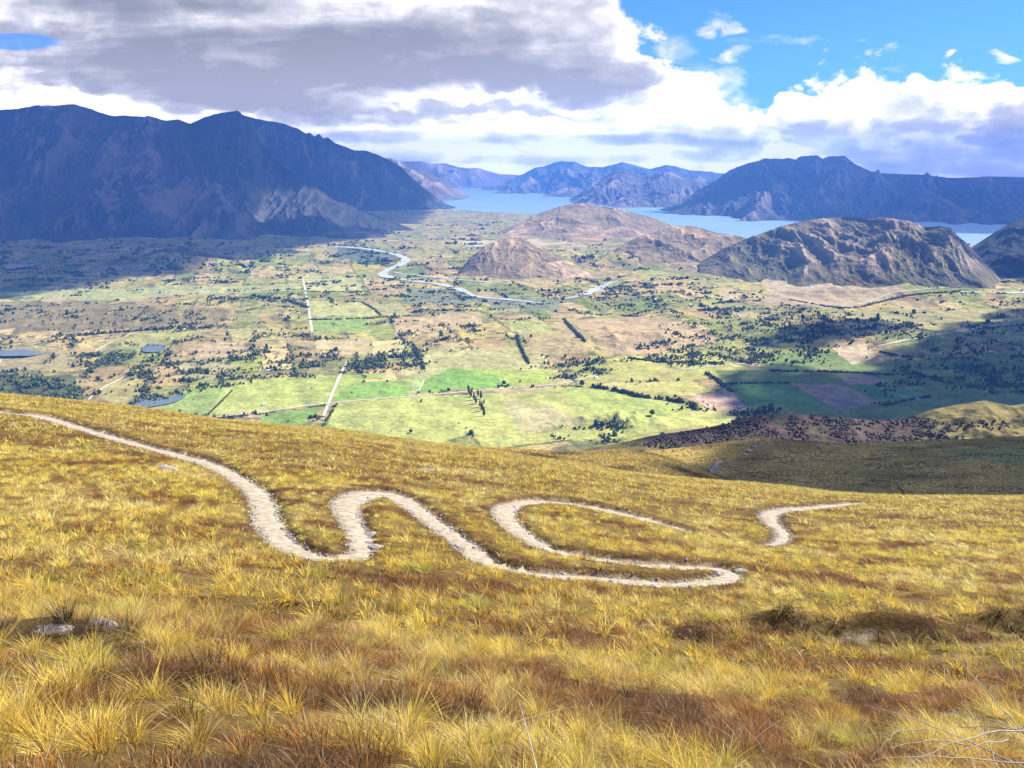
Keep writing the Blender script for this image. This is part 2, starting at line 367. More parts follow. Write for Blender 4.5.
def gravel():
    gg = np.random.default_rng(5); Ps = []
    for Q in TR:
        n = len(Q)*16; i = gg.integers(0, len(Q)-1, n); t = Q[i+1, :2]-Q[i, :2]; t /= np.linalg.norm(t, axis=1)[:, None]+1e-9
        off = np.sign(gg.uniform(-1, 1, n))*Q[i, 2]*(.25+.32*gg.uniform(0, 1, n)**.5); xy = Q[i, :2]+np.stack([-t[:, 1], t[:, 0]], -1)*off[:, None]+gg.normal(0, .08, (n, 2)); Ps.append(xy)
    xy = np.vstack(Ps); n = len(xy); r = np.minimum(.018*np.exp(gg.normal(0, .6, n)), .11); z = near_h(xy[:, 0], xy[:, 1])+.03
    v, f = ICO[1]; V = v[None]*(1+gg.uniform(-.3, .3, (n, 12)))[..., None]*np.stack([r, r*1.2, r*.7], -1)[:, None]+np.c_[xy, z][:, None]
    o = mesh_obj('gravel', V.reshape(-1, 3), (np.arange(n)[:, None, None]*12+f[None]).reshape(-1, 3), 3, M_rock); tag(o, 'loose grey stones strewn along the edges of the dirt track', 'gravel', kind='stuff')
gravel()
rocks = [rock_mesh(s_, fl) for s_, fl in ((1, .3), (2, .45), (3, .35))]
def rock(px, py, sx, sy, label, k=0, H=near_h0):
    p, ok = raycast([px], [py], H, 1.5, 150)
    o = bpy.data.objects.new('rock', rocks[k]); link(o); o.location = p[0]+np.array([0, 0, -.05]); o.scale = (sx, sy, (sx+sy)*.5); o.rotation_euler = (R(-8), 0, random.uniform(-.4, .4))
    tag(o, label, 'rock'); return o
rock(48, 628, .36, .2, 'low pale lichen covered rock at the left edge of the grass', 0)
rock(100, 624, .28, .16, 'pale flat rock just right of a similar rock by the left edge', 1)
rock(218, 640, .16, .12, 'small grey stone above a smaller stone in the foreground grass', 2)
rock(222, 660, .12, .10, 'smallest grey stone, in front of another in the foreground grass', 1)
rock(428, 470, .75, .35, 'pale stone showing in the slope above the middle trail loop', 0)
rock(165, 469, .8, .4, 'pale stone patch in the grass below the upper left trail', 1)
rock(700, 563, .5, .3, 'dark stone at the rim of the hairpin bend', 2)
rock(741, 571, .35, .28, 'boulder standing at the tip of the hairpin bend', 1)
rock(824, 555, .5, .28, 'flat white stone lying below the right trail end', 0)
rock(371, 534, .3, .3, 'jagged stone on the eroded bank inside the middle bend', 2)
rock(376, 547, .33, .26, 'broken stone low on the eroded bank of the middle bend', 1)
# fallen dead branch in the lower right corner
def bezier(p0, p1, p2, n=10):
    t = np.linspace(0, 1, n)[:, None]; return (1-t)**2*np.array(p0)+2*t*(1-t)*np.array(p1)+t*t*np.array(p2)
tw = []
def px3(px, py, Y): x, y, z = at_dir(px, py); return np.array([x/y*Y, Y, z/y*Y])
for (a, m, b, ra) in [((955, 655, 3.6), (985, 690, 3.35), (1060, 770, 3.0), .0045), ((865, 705, 3.3), (935, 722, 3.1), (1040, 775, 2.8), .004), ((950, 712, 3.5), (1000, 715, 3.3), (1070, 760, 3.0), .004), ((955, 727, 3.3), (1010, 725, 3.2), (1060, 735, 3.0), .004), ((870, 735, 3.1), (900, 728, 3.1), (930, 730, 3.1), .003), ((890, 748, 2.9), (935, 735, 3.0), (975, 747, 2.9), .0035), ((905, 768, 2.8), (950, 735, 2.9), (1024, 728, 3.0), .0045), ((960, 700, 3.2), (985, 730, 3.0), (1000, 775, 2.8), .003), ((872, 760, 2.8), (930, 752, 2.8), (1040, 765, 2.8), .004), ((1000, 745, 3), (1015, 735, 3), (1050, 700, 3.1), .003), ((925, 765, 2.8), (960, 745, 2.8), (1010, 740, 2.9), .003), ((935, 660, 3.7), (942, 665, 3.65), (948, 672, 3.6), .002), ((870, 762, 2.85), (880, 745, 2.9), (900, 730, 3.0), .002)]:
    P = bezier(px3(*a), px3(*m), px3(*b), 12); P += rng.normal(0, .004, P.shape)
    tw.append(tube(P, np.linspace(ra*.3, ra*.8, 12), 5))
v, f = joinq(tw); o = mesh_obj('dead_branch', v, f, 4, M_twig, None, True); tag(o, 'bare bleached branch with thin forked twigs lying over the grass', 'branch')
tw = []
for (a, m, b) in [((518, 700, 3.0), (528, 730, 2.85), (538, 775, 2.6)), ((845, 735, 3.2), (842, 720, 3.25), (838, 708, 3.3)), ((722, 712, 3.3), (735, 718, 3.2), (748, 722, 3.1))]:
    tw.append(tube(bezier(px3(*a), px3(*m), px3(*b), 8), np.linspace(.0015, .003, 8), 4))
o = mesh_obj('dry_stalk', tw[0][0], tw[0][1], 4, M_twig, None, True); tag(o, 'single tall dry stalk leaning at the bottom centre of the grass', 'stalk')

# ------------------------------------------------------------------ skyline hills
def hill(name, skyl, Yc, Yf, zf, mat, seed, amp, lam, stretch, colfn, nx=500, ny=300, back=.5, yb=1.5, pw=1.1, crest=.15, edge=.08, uamp=None, warp=.5, endz=None, kind='structure', shear=0., fine=.3, jag=.012):
    """a hill with the given crest: (px, py) pairs seen at the distance Yc (number or px->Y list); Yf/zf the foot on this side"""
    sk = np.array(skyl, float)
    A, Tn = aT(sk[:, 0], sk[:, 1]); a = np.linspace(A[0], A[-1], nx); t = np.interp(a, A, Tn)
    kk = max(3, nx//120)|1; k = np.hanning(kk+2); k /= k.sum(); t = np.convolve(np.pad(t, (kk+1)//2, 'edge'), k, 'valid')[:nx]
    px_of_a = lambda ar: 512+F*ar*1.045
    yc = np.interp(px_of_a(a), *zip(*Yc)) if isinstance(Yc, (list, tuple)) else np.full(nx, float(Yc))
    yf = np.interp(px_of_a(a), *zip(*Yf)) if isinstance(Yf, (list, tuple)) else np.full(nx, float(Yf))
    zfv = zf
    u = np.r_[np.linspace(0, 1, int(ny*.8)), np.linspace(1, yb, ny-int(ny*.8)+1)[1:]][:, None]
    Y = yf+(yc-yf)*u; X = a*Y; zr = -t*yc
    U = np.minimum(u, 1)
    Z = zfv+(zr-zfv)*U**pw*(1-np.exp(-7*U))/(1-math.exp(-7))-np.maximum(u-1, 0)*(yc-yf)*back
    wx = warp*fbm(X/lam/1.7, Y/lam/1.7, seed+40, 3)*lam; wy = warp*fbm(X/lam/1.7+9, Y/lam/1.7, seed+50, 3)*lam
    n = ridged((X+wx+shear*Y)/lam, (Y+wy)/(lam*stretch), seed, 7)-.55
    n2 = ridged((X+wx*.3)/lam*3.1, (Y+wy)/(lam*stretch)*2.4, seed+9, 5)-.5
    H = np.clip((zr-zfv), 1, None)/np.max(zr-zfv)
    msk = (np.clip(U, 0, 1)**.7*(1-U)**.45*1.6+crest)*np.minimum(1, H*1.3+.1)
    Z = Z+amp*(n+fine*n2)*msk+jag*(zr-zfv)*fbm(X/lam*3, Y/lam*3, seed+70, 5)*sstep(.7, 1, U)
    Z = Z-(sstep(edge, 0, (a-a[0])/(a[-1]-a[0]))+sstep(edge, 0, (a[-1]-a)/(a[-1]-a[0])))*0 
    cols = colfn(X, Y, Z, n+.3*n2, U+0*X)
    o = grid_obj(name, X, Y, Z, mat, cols); o['kind'] = kind; return o, (X, Y, Z)

def tuss_col(X, Y, Z, n, u):
    c = np.zeros(X.shape+(3,))+np.array([.42, .31, .09])
    c = mixc(c, (.22, .16, .05), sstep(-.1, .4, fbm(X/60, Y/40, 3, 4))); c = mixc(c, (.38, .28, .09), sstep(.1, .5, fbm(X/25, Y/25, 13, 4))*.7)
    c = mixc(c, (.24, .27, .09), inpoly([(940, 452), (985, 445), (1040, 452), (1040, 465), (985, 462)], *to_px(X, Y, Z)))
    return c
# the dark tussock spurs behind the near hill
sp1 = [(430, 500), (520, 474), (560, 462), (585, 457), (605, 461), (640, 452), (690, 447), (730, 441), (765, 438), (800, 440), (850, 444), (900, 441), (950, 440), (1000, 437), (1060, 434), (1200, 440), (1400, 450)]
hillB, gB = hill('spur', sp1, 520, [(500, 215), (700, 240), (1024, 270)], -135, M_slope, 5, 26, 130, 1.1, tuss_col, 420, 260, .6, 2.2, pw=.95, crest=.05, warp=.7)
# small hummocky saddle between them with a gully
sp2 = [(400, 452), (470, 447), (520, 449), (560, 452), (590, 452), (625, 449), (660, 455), (720, 476), (780, 500)]
humm, gH = hill('hummock', sp2, 330, 190, -92, M_slope, 15, 5, 60, 1, tuss_col, 240, 120, .7, 2, crest=.03)

# ------------------------------------------------------------------ valley floor
def shore(a): return np.interp(512+F*a*1.04, [0, 400, 440, 500, 560, 600, 640, 700, 1024], [16500, 15500, 13600, 12500, 11800, 9500, 8400, 7700, 7400])
BUMPS = [  # px, py of the centre on the flat, half sizes in metres, height
    (625, 345, 330, 260, 45), (450, 345, 200, 150, 14), (130, 318, 620, 260, 42), (60, 350, 300, 200, 25), (210, 345, 300, 160, 22), (240, 300, 420, 200, 25),
    (800, 330, 420, 220, 38), (920, 345, 360, 200, 40), (620, 425, 160, 60, 32), (140, 375, 180, 90, 20), (40, 392, 160, 120, 35), (870, 296, 500, 160, 48), (950, 300, 420, 150, 42), (700, 262, 600, 260, 60), (170, 268, 560, 300, 95), (600, 262, 400, 160, 45), (20, 262, 500, 300, 60), (400, 262, 300, 140, 10), (330, 262, 420, 120, 20), (1000, 360, 260, 200, 30), (760, 275, 300, 120, 35)]
_B = []
for (px, py, rx, ry, h) in BUMPS:
    x, y, z = at_dir(px, py); Yb = 700/(-z/y); _B.append((float(x/y*Yb), float(Yb), rx, ry, h))
def val_h(X, Y):
    z = -700+16*fbm(X/900, Y/900, 60, 3)+7*fbm(X/220, Y/220, 61, 3)+26*np.clip(ridged(X/420, Y/300, 62, 4)-.55, 0, 1)*sstep(2700, 3300, Y)*sstep(7800, 6500, Y)
    for x, y, rx, ry, h in _B:
        m = ((X-x)/rx)**2+((Y-y)/ry)**2 < 6.5
        if not m.any(): continue
        Xm, Ym = X[m], Y[m]; wx = .35*fbm(Xm/rx*.9, Ym/ry*.9, int(rx), 3)
        q = ((Xm-x)/rx+wx)**2+((Ym-y)/ry+wx)**2
        z[m] += h*np.exp(-q*1.1)*(1+.55*(ridged(Xm/rx*1.6, Ym/rx*1.6, 3, 4)-.5))
    sh = shore(X/np.maximum(Y, 1))
    return z-70*sstep(-120, 260, Y-sh)+ -2*sstep(1500, 400, Y)
ny, nx = 900, 1150; ny_v, nx_v = ny, nx
Yr = 1/np.linspace(1/1150., 1/17500., ny); a = np.linspace(-.84, .84, nx); X = a[None]*Yr[:, None]; Y = Yr[:, None]+0*X
Z = val_h(X, Y); PX, PY = to_px(X, Y, -700+0*X)
# field patchwork: warped Voronoi cells aligned to two directions
def cells(X, Y, size, seed, ang, asp=1.6):
    ca, sa = math.cos(ang), math.sin(ang); x = (X*ca+Y*sa)/size; y = (-X*sa+Y*ca)/(size*asp)
    x = x+.16*fbm(x*.6, y*.6, seed, 2); xi = np.floor(x); off = _h(xi, xi*0+3, seed); y = y+off*3; yi = np.floor(y)
    # split some cells again
    h = _h(xi, yi, seed+1); fx = x-xi; fy = y-yi; cut = h > .5
    xi2 = np.where(cut, xi*2+(fx > .35+.3*_h(xi, yi, seed+5)), xi*2.); 
    ed = np.minimum(np.minimum(fx, 1-fx)*size, np.minimum(fy, 1-fy)*size*asp)
    return _h(xi2, yi, seed+2), _h(xi2, yi, seed+3), ed
h1, h2, ed = cells(X, Y, 230, 5, .28)
c0 = np.zeros(X.shape+(3,))+np.array([.34, .31, .11])
pal = np.array([(.40, .36, .10), (.46, .36, .14), (.33, .34, .09), (.50, .39, .17), (.28, .31, .07), (.44, .36, .11), (.38, .28, .12), (.20, .26, .05)])
c = pal[(h1*7.999).astype(int)]*(.85+.3*h2)[..., None]
hum = fbm(X/500, Y/500, 91, 4)
c = mixc(c, (.36, .29, .14), sstep(0, .25, hum)*.45)          # dry unfenced ground
wpx = PX+1.6*fbm(X/60, Y/60, 7, 3); wpy = PY+1.0*fbm(X/60, Y/60, 8, 3)
far = sstep(262, 238, PY)
c = mixc(c, (.30, .28, .15), far*.5)
POLY = [
 ([(-50, 300), (90, 303), (175, 309), (245, 313), (215, 328), (100, 332), (-50, 330)], (.24, .20, .09)),
 ([(-50, 372), (70, 378), (85, 392), (80, 410), (-50, 400)], (.10, .12, .045)),
 ([(229, 384), (335, 375), (327, 403), (206, 418)], (.37, .42, .11)), ([(259, 416), (327, 404), (299, 428), (262, 426)], (.20, .31, .07)),
 ([(186, 392), (229, 384), (206, 418), (150, 414)], (.26, .35, .09)), ([(335, 376), (395, 372), (350, 386), (331, 402), (327, 403)], (.34, .42, .10)),
 ([(331, 402), (408, 395), (413, 377), (350, 386)], (.22, .36, .07)), ([(409, 395), (418, 393), (424, 379), (413, 377)], (.30, .40, .14)),
 ([(418, 393), (506, 385), (499, 376), (451, 369), (424, 379)], (.21, .37, .07)), ([(506, 385), (566, 381), (552, 371), (451, 369), (499, 376)], (.36, .44, .09)),
 ([(413, 377), (424, 379), (451, 369), (552, 371), (540, 350), (430, 352), (395, 372)], (.42, .40, .16)),
 ([(325, 428), (337, 403), (410, 397), (470, 393), (480, 430), (430, 446)], (.39, .43, .12)),
 ([(470, 393), (560, 386), (600, 390), (720, 415), (740, 425), (600, 440), (480, 445)], (.42, .44, .13)),
 ([(505, 398), (560, 408), (580, 430), (520, 432)], (.48, .43, .20)), ([(560, 386), (640, 396), (690, 410), (640, 430), (585, 410)], (.37, .44, .11)),
 ([(313, 320), (365, 317), (370, 330), (313, 332)], (.26, .36, .09)), ([(373, 340), (408, 340), (403, 354), (373, 354)], (.58, .50, .22)),
 ([(305, 275), (355, 277), (363, 291), (308, 293)], (.42, .42, .17)), ([(308, 303), (363, 303), (381, 315), (312, 318)], (.40, .40, .14)), ([(366, 303), (400, 303), (408, 313), (383, 315)], (.36, .34, .15)),
 ([(395, 318), (480, 312), (483, 325), (430, 334), (395, 335)], (.46, .36, .18)), ([(315, 340), (370, 338), (370, 352), (318, 356)], (.45, .37, .18)),
 ([(515, 322), (563, 322), (590, 345), (595, 358), (530, 358)], (.42, .34, .15)), ([(500, 320), (540, 320), (560, 335), (520, 336)], (.36, .38, .12)),
 ([(572, 320), (640, 315), (700, 328), (720, 345), (660, 358), (605, 360)], (.44, .33, .17)),
 ([(605, 362), (700, 355), (760, 372), (700, 380), (620, 380)], (.42, .41, .11)),
 ([(691, 396), (728, 394), (757, 414), (737, 413), (703, 407)], (.50, .36, .26)),
 ([(600, 384), (690, 380), (712, 392), (690, 396), (625, 390)], (.46, .43, .13)),
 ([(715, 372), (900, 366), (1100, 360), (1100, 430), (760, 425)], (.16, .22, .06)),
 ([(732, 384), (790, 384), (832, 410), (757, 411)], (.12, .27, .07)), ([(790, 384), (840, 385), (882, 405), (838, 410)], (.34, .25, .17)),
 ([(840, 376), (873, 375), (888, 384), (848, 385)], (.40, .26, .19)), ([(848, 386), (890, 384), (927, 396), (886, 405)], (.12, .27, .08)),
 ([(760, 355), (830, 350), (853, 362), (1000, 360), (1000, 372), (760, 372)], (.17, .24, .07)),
 ([(832, 349), (865, 347), (876, 357), (853, 362)], (.56, .45, .28)), ([(878, 345), (1000, 326), (1100, 325), (1100, 355), (900, 355)], (.25, .28, .09)),
 ([(760, 278), (905, 280), (905, 300), (850, 308), (770, 304)], (.44, .35, .20)), ([(455, 240), (560, 240), (585, 244), (470, 248)], (.50, .45, .28)),
 ([(830, 312), (930, 308), (1000, 315), (930, 335), (850, 330)], (.32, .30, .12)),
 ([(-50, 295), (60, 290), (300, 285), (300, 292), (120, 300)], (.36, .38, .15)), ([(110, 340), (170, 328), (215, 332), (150, 352), (100, 352)], (.34, .33, .11)),
 ([(88, 395), (135, 375), (150, 392), (120, 408)], (.36, .32, .12)), ([(0, 345), (60, 352), (80, 372), (0, 372)], (.33, .28, .13)),
 ([(175, 358), (230, 358), (240, 378), (180, 385)], (.36, .33, .16)), ([(228, 330), (290, 330), (285, 345), (235, 346)], (.40, .36, .13)),
 ([(410, 285), (500, 296), (560, 300), (560, 312), (400, 300)], (.20, .22, .13)), ([(340, 244), (402, 252), (400, 268), (340, 262)], (.12, .15, .10)),
]
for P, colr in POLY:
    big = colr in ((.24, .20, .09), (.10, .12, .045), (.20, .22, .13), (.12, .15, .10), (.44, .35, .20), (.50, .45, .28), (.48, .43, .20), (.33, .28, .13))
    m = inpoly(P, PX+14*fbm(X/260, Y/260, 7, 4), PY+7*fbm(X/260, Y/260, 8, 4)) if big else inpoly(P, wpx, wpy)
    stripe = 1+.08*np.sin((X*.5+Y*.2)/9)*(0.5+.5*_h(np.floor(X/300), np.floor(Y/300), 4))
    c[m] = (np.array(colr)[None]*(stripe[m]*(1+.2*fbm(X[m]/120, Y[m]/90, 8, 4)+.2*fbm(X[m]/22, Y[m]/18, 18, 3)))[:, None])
poly_any = np.zeros(X.shape, bool)
for P, _c in POLY: poly_any |= inpoly(P, wpx, wpy)
# scrubby, rocky ground breaking up the paddocks
c *= .9; scr = fbm(X/130, Y/130, 92, 5); c = mixc(c, (.10, .11, .05), sstep(.08, .3, fbm(X/45, Y/38, 44, 5)+.5*fbm(X/420, Y/420, 45, 3))*np.where(poly_any, .12, .6)); c = mixc(c, (.13, .13, .06), sstep(.16, .3, scr+.25*fbm(X/700, Y/700, 33, 3))*np.where(poly_any, 0, .8))
c = mixc(c, (.10, .12, .05), sstep(9, 4, ed)*np.where(poly_any, 0, .8)*sstep(.35, .1, hum))
# sand flats and dry patches
c = mixc(c, (.46, .36, .20), sstep(.28, .42, fbm(X/260+5, Y/260, 95, 4))*np.where(poly_any, .25, .7))
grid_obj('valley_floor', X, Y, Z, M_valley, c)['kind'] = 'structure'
VZ = Z.copy(); VI0, VI1 = 1/1150., 1/17500.
def val_i(X, Y):                           # the floor read back from its own grid
    r = np.clip((1/Y-VI0)/(VI1-VI0)*(ny_v-1), 0, ny_v-1.001); q = np.clip((X/Y+.84)/1.68*(nx_v-1), 0, nx_v-1.001)
    i = r.astype(int); j = q.astype(int); u = r-i; v = q-j
    return VZ[i, j]*(1-u)*(1-v)+VZ[i+1, j]*u*(1-v)+VZ[i, j+1]*(1-u)*v+VZ[i+1, j+1]*u*v
def vpt(px, py):
    px = np.atleast_1d(np.asarray(px, float)); py = np.atleast_1d(np.asarray(py, float)); o = []
    for k in range(0, len(px), 4000):
        P, ok = raycast(px[k:k+4000], py[k:k+4000], val_i, 1300, 16000, 350); o.append(P)
    return np.concatenate(o)

# roads, rivers, ponds laid on the valley floor
def vribbon(name, pts, w, mat, lift, kind='structure'):
    Cc = smooth_curve([(p[0], p[1], (p[2] if len(p) > 2 else w)) for p in pts], 14); P = vpt(Cc[:, 0], Cc[:, 1])
    Q = np.stack([P[:, 0], P[:, 1], Cc[:, 2]], -1)
    t = np.gradient(Q[:, :2], axis=0); t /= np.linalg.norm(t, axis=1)[:, None]+1e-9; n = np.stack([-t[:, 1], t[:, 0]], -1); u = np.linspace(-.5, .5, 5)
    wb = 1+(.9*fbm(Q[:, 0]/150, Q[:, 1]/150, 3, 3) if mat is M_river else 0)
    X = Q[:, 0:1]+n[:, 0:1]*Q[:, 2:3]*(.85 if mat is M_river else .85)*u*np.atleast_1d(wb)[:, None]; Y = Q[:, 1:2]+n[:, 1:2]*Q[:, 2:3]*u*np.atleast_1d(wb)[:, None]
    Zt = val_i(X, Y); Zc = Zt.max(1, keepdims=True)*.5+Zt*.5
    o = grid_obj(name, X, Y, Zc+lift, mat); o['kind'] = kind; return o
for pts, w in [([(303, 279), (308, 305), (312, 332)], 15), ([(347, 362), (338, 380), (329, 402), (322, 420)], 11), ([(206, 418), (262, 412), (330, 403), (415, 396), (500, 389), (560, 384), (585, 378), (602, 373)], 8),
               ([(878, 346), (930, 336), (985, 327), (1040, 322)], 10), ([(88, 400), (100, 390), (128, 375)], 8), ([(95, 352), (110, 343), (140, 331)], 7), ([(660, 372), (720, 366), (760, 362)], 7),
               ([(770, 300), (850, 305), (900, 292), (980, 285)], 10), ([(500, 262), (560, 268), (610, 262)], 9), ([(418, 393), (424, 380)], 7), ([(250, 341), (300, 338), (313, 334)], 6), ([(370, 318), (440, 312), (520, 309)], 7)]:
    vribbon('road', pts, w, M_road, 1.0)
for pts in [[(330, 246, 60), (372, 250, 70), (400, 256, 70), (404, 263, 60), (388, 270, 55), (384, 276, 60), (412, 281, 60), (442, 285, 60), (463, 291, 55), (478, 297, 50), (510, 300, 30), (540, 303, 20)],
            [(560, 300, 15), (584, 295, 50), (598, 289, 60), (608, 284, 40), (618, 281, 20)], [(395, 273, 20), (430, 277, 25), (470, 281, 20), (505, 284, 14)], [(960, 292, 15), (985, 293, 25), (1010, 293, 45), (1040, 292, 50)]]:
    vribbon('river', pts, 60, M_river, 2.0)
def pond(P, lift=1.2):
    cx, cy = np.mean(P, 0); C = smooth_curve(P+[P[0]], 8); W = vpt(C[:, 0], C[:, 1]); ctr = vpt([cx], [cy])[0]; z = max(W[:, 2].max()*.5+W[:, 2].mean()*.5, ctr[2])+lift
    V = np.vstack([[ctr[0], ctr[1], z]], ) ; V = np.vstack([V, np.c_[W[:, 0], W[:, 1], np.full(len(W), z)]])
    n = len(W); Fc = [(0, 1+i, 1+(i+1) % n) for i in range(n)]
    o = mesh_obj('pond', V, Fc, 3, M_pond); o['kind'] = 'structure'
pond([(128, 404), (150, 397), (186, 394), (178, 402), (160, 406), (140, 409)]); pond([(140, 349), (150, 344), (166, 346), (160, 352), (145, 353)]); pond([(0, 352), (30, 350), (48, 352), (30, 357), (0, 358)]); pond([(0, 266), (30, 262), (40, 266), (10, 271)])
# lake
lz = -722; X = np.array([[-28000, 28000], [-28000, 28000.]]); Y = np.array([[6800, 6800], [30500, 30500.]])
grid_obj('lake', X, Y, X*0+lz, M_lake)['kind'] = 'structure'
# a bed for everything, to the horizon
X = np.array([[-29000, 29000], [-29000, 29000.]]); Y = np.array([[-2400, -2400], [30500, 30500.]])
o = grid_obj('ground', X, Y, X*0-790, M_valley, np.full((4, 3), .25)); o['kind'] = 'structure'

# ------------------------------------------------------------------ mountains
def mcol(tan, dark, rock, seed, tan_bias=.5, snow=None, tk=.05):
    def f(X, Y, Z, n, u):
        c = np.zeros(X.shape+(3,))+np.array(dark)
        c = mixc(c, tan, sstep(-.05, .35, fbm(X/900, Y/900, seed, 5)+(tan_bias-.5)))  # noise offset sets how much tan ground replaces the dark
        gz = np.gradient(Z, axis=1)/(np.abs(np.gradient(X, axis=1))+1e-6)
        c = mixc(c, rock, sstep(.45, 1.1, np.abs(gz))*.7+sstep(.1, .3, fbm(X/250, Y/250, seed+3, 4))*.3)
        c = mixc(c, dark, sstep(.08, -.2, n)*.8)  # dark bush in the gullies, deepened to put relief shade into the colour
        if snow is not None: c = mixc(c, (.8, .82, .85), sstep(snow, snow+60, Z+90*fbm(X/160, Y/160, seed+7, 3))*sstep(.0, .25, fbm(X/300, Y/300, seed+8, 3)))
        return c
    return f
# dark massif on the left
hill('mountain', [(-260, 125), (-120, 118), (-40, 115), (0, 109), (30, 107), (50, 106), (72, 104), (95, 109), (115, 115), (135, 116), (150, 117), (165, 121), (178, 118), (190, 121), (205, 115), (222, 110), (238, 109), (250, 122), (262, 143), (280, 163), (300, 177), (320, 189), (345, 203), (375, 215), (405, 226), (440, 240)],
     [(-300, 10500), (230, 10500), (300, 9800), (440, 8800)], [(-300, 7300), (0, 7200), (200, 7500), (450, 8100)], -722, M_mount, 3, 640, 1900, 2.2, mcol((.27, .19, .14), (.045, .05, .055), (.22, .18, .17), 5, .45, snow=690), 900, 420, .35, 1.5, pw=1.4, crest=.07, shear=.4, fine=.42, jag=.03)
# serrated range behind it
hill('mountain', [(150, 150), (200, 120), (240, 112), (255, 118), (272, 122), (285, 124), (298, 128), (306, 133), (310, 132), (314, 136), (319, 133), (323, 138), (328, 136), (335, 142), (348, 147), (356, 151), (366, 150), (380, 155), (392, 161), (402, 167), (412, 178), (424, 188), (436, 197), (446, 204), (470, 211)],
     14500, [(150, 11000), (440, 13200), (480, 13600)], -730, M_mount, 13, 520, 1300, 1.8, mcol((.17, .14, .12), (.04, .045, .055), (.2, .18, .17), 15, .4), 600, 300, .35, 1.5, crest=.06, shear=.3, fine=.42, jag=.02)
# tan spur and far lake-side ridges, centre left
hill('mountain', [(370, 158), (392, 158), (405, 163), (420, 168), (440, 178), (455, 189), (470, 196), (478, 200), (490, 206)], 19500, [(370, 15500), (440, 15500), (480, 18500)], -730, M_far, 23, 420, 1700, 1.5, mcol((.38, .29, .22), (.14, .12, .10), (.3, .24, .2), 25, .7), 300, 160, .3, 1.4, crest=.05)
hill('mountain', [(380, 157), (400, 161), (420, 161), (432, 164), (445, 163), (460, 167), (480, 169), (500, 174), (520, 175), (540, 180), (560, 182), (640, 184)], 28500, 25800, -730, M_far, 33, 500, 3000, 1.2, mcol((.42, .33, .26), (.2, .16, .14), (.3, .26, .22), 35, .7), 300, 120, .3, 1.4, crest=.06)
hill('mountain', [(470, 192), (500, 184), (520, 175), (535, 167), (548, 164), (562, 160), (576, 161), (590, 166), (604, 167), (622, 162), (636, 166), (650, 168), (666, 163), (690, 169), (715, 173), (740, 176), (780, 180)], 25500, [(470, 22500), (560, 18500), (780, 16500)], -730, M_far, 43, 620, 2300, 1.4, mcol((.36, .28, .22), (.09, .10, .09), (.26, .22, .2), 45, .6), 500, 240, .3, 1.4, crest=.12, shear=.3, fine=.4, jag=.05)
# spur with a pink summit at its front
hill('mountain', [(560, 205), (580, 193), (600, 179), (614, 170), (622, 169), (640, 175), (655, 174), (668, 172), (690, 180), (720, 186), (750, 196)], 17500, [(560, 15600), (620, 14200), (750, 13000)], -730, M_far, 46, 520, 1800, 1.4, mcol((.36, .27, .22), (.09, .09, .09), (.26, .22, .2), 47, .7), 400, 200, .3, 1.4, crest=.1, shear=-.3, fine=.4, jag=.04)
# big blue mountain on the right
hill('mountain', [(640, 214), (680, 204), (700, 188), (715, 181), (730, 170), (750, 162), (775, 158), (795, 160), (800, 156), (817, 155), (822, 159), (828, 156), (845, 155), (855, 163), (875, 172), (900, 174), (925, 174), (945, 177), (965, 177), (990, 178), (1024, 180), (1100, 175), (1300, 165)],
     [(640, 13500), (840, 14500), (1300, 13500)], [(640, 12800), (700, 11800), (760, 10300), (850, 9700), (1300, 8800)], -735, M_mount, 53, 680, 1700, 1.6, mcol((.26, .20, .17), (.055, .06, .065), (.2, .18, .18), 55, .45), 700, 340, .35, 1.5, crest=.06, shear=-.45, fine=.4, jag=.02)
hill('mountain', [(900, 178), (935, 176), (965, 179), (985, 176), (1024, 177), (1150, 170), (1300, 165)], 17000, 14000, -730, M_mount, 57, 400, 1700, 1.3, mcol((.26, .20, .17), (.055, .06, .065), (.2, .18, .18), 58, .3), 300, 150, .35, 1.5, crest=.03)
# rounded brown hills in the middle distance
brown = mcol((.52, .37, .22), (.24, .19, .11), (.40, .29, .20), 65, .75)
hill('hill', [(470, 240), (486, 236), (500, 231), (520, 222), (540, 213), (560, 206), (578, 203), (600, 206), (620, 209), (650, 217), (670, 224), (690, 232), (706, 239)], [(470, 8600), (580, 9100), (700, 8600)], [(470, 8000), (580, 7700), (700, 7900)], -712, M_mount, 63, 80, 600, 1.3, brown, 360, 220, .4, 2.2, fine=.12, pw=1.0, crest=.06)
hill('hill', [(455, 276), (470, 258), (485, 245), (505, 238), (515, 236), (525, 240), (545, 250), (565, 258), (580, 268), (600, 279)], [(455, 5400), (515, 5750), (600, 5300)], [(455, 5150), (520, 4950), (600, 5100)], -702, M_mount, 73, 45, 260, 1.2, brown, 300, 200, .45, 2.4, fine=.18, pw=1.2, crest=.08)
hill('hill', [(595, 262), (620, 246), (640, 236), (660, 230), (680, 225), (695, 226), (715, 232), (740, 236), (770, 246), (800, 262)], [(595, 6100), (690, 6500), (800, 6100)], [(595, 5800), (690, 5400), (800, 5500)], -702, M_mount, 83, 60, 330, 1.2, brown, 340, 200, .45, 2.4, fine=.18, pw=1.2, crest=.08)
bigc = mcol((.48, .35, .20), (.12, .115, .055), (.38, .30, .22), 95, .6)
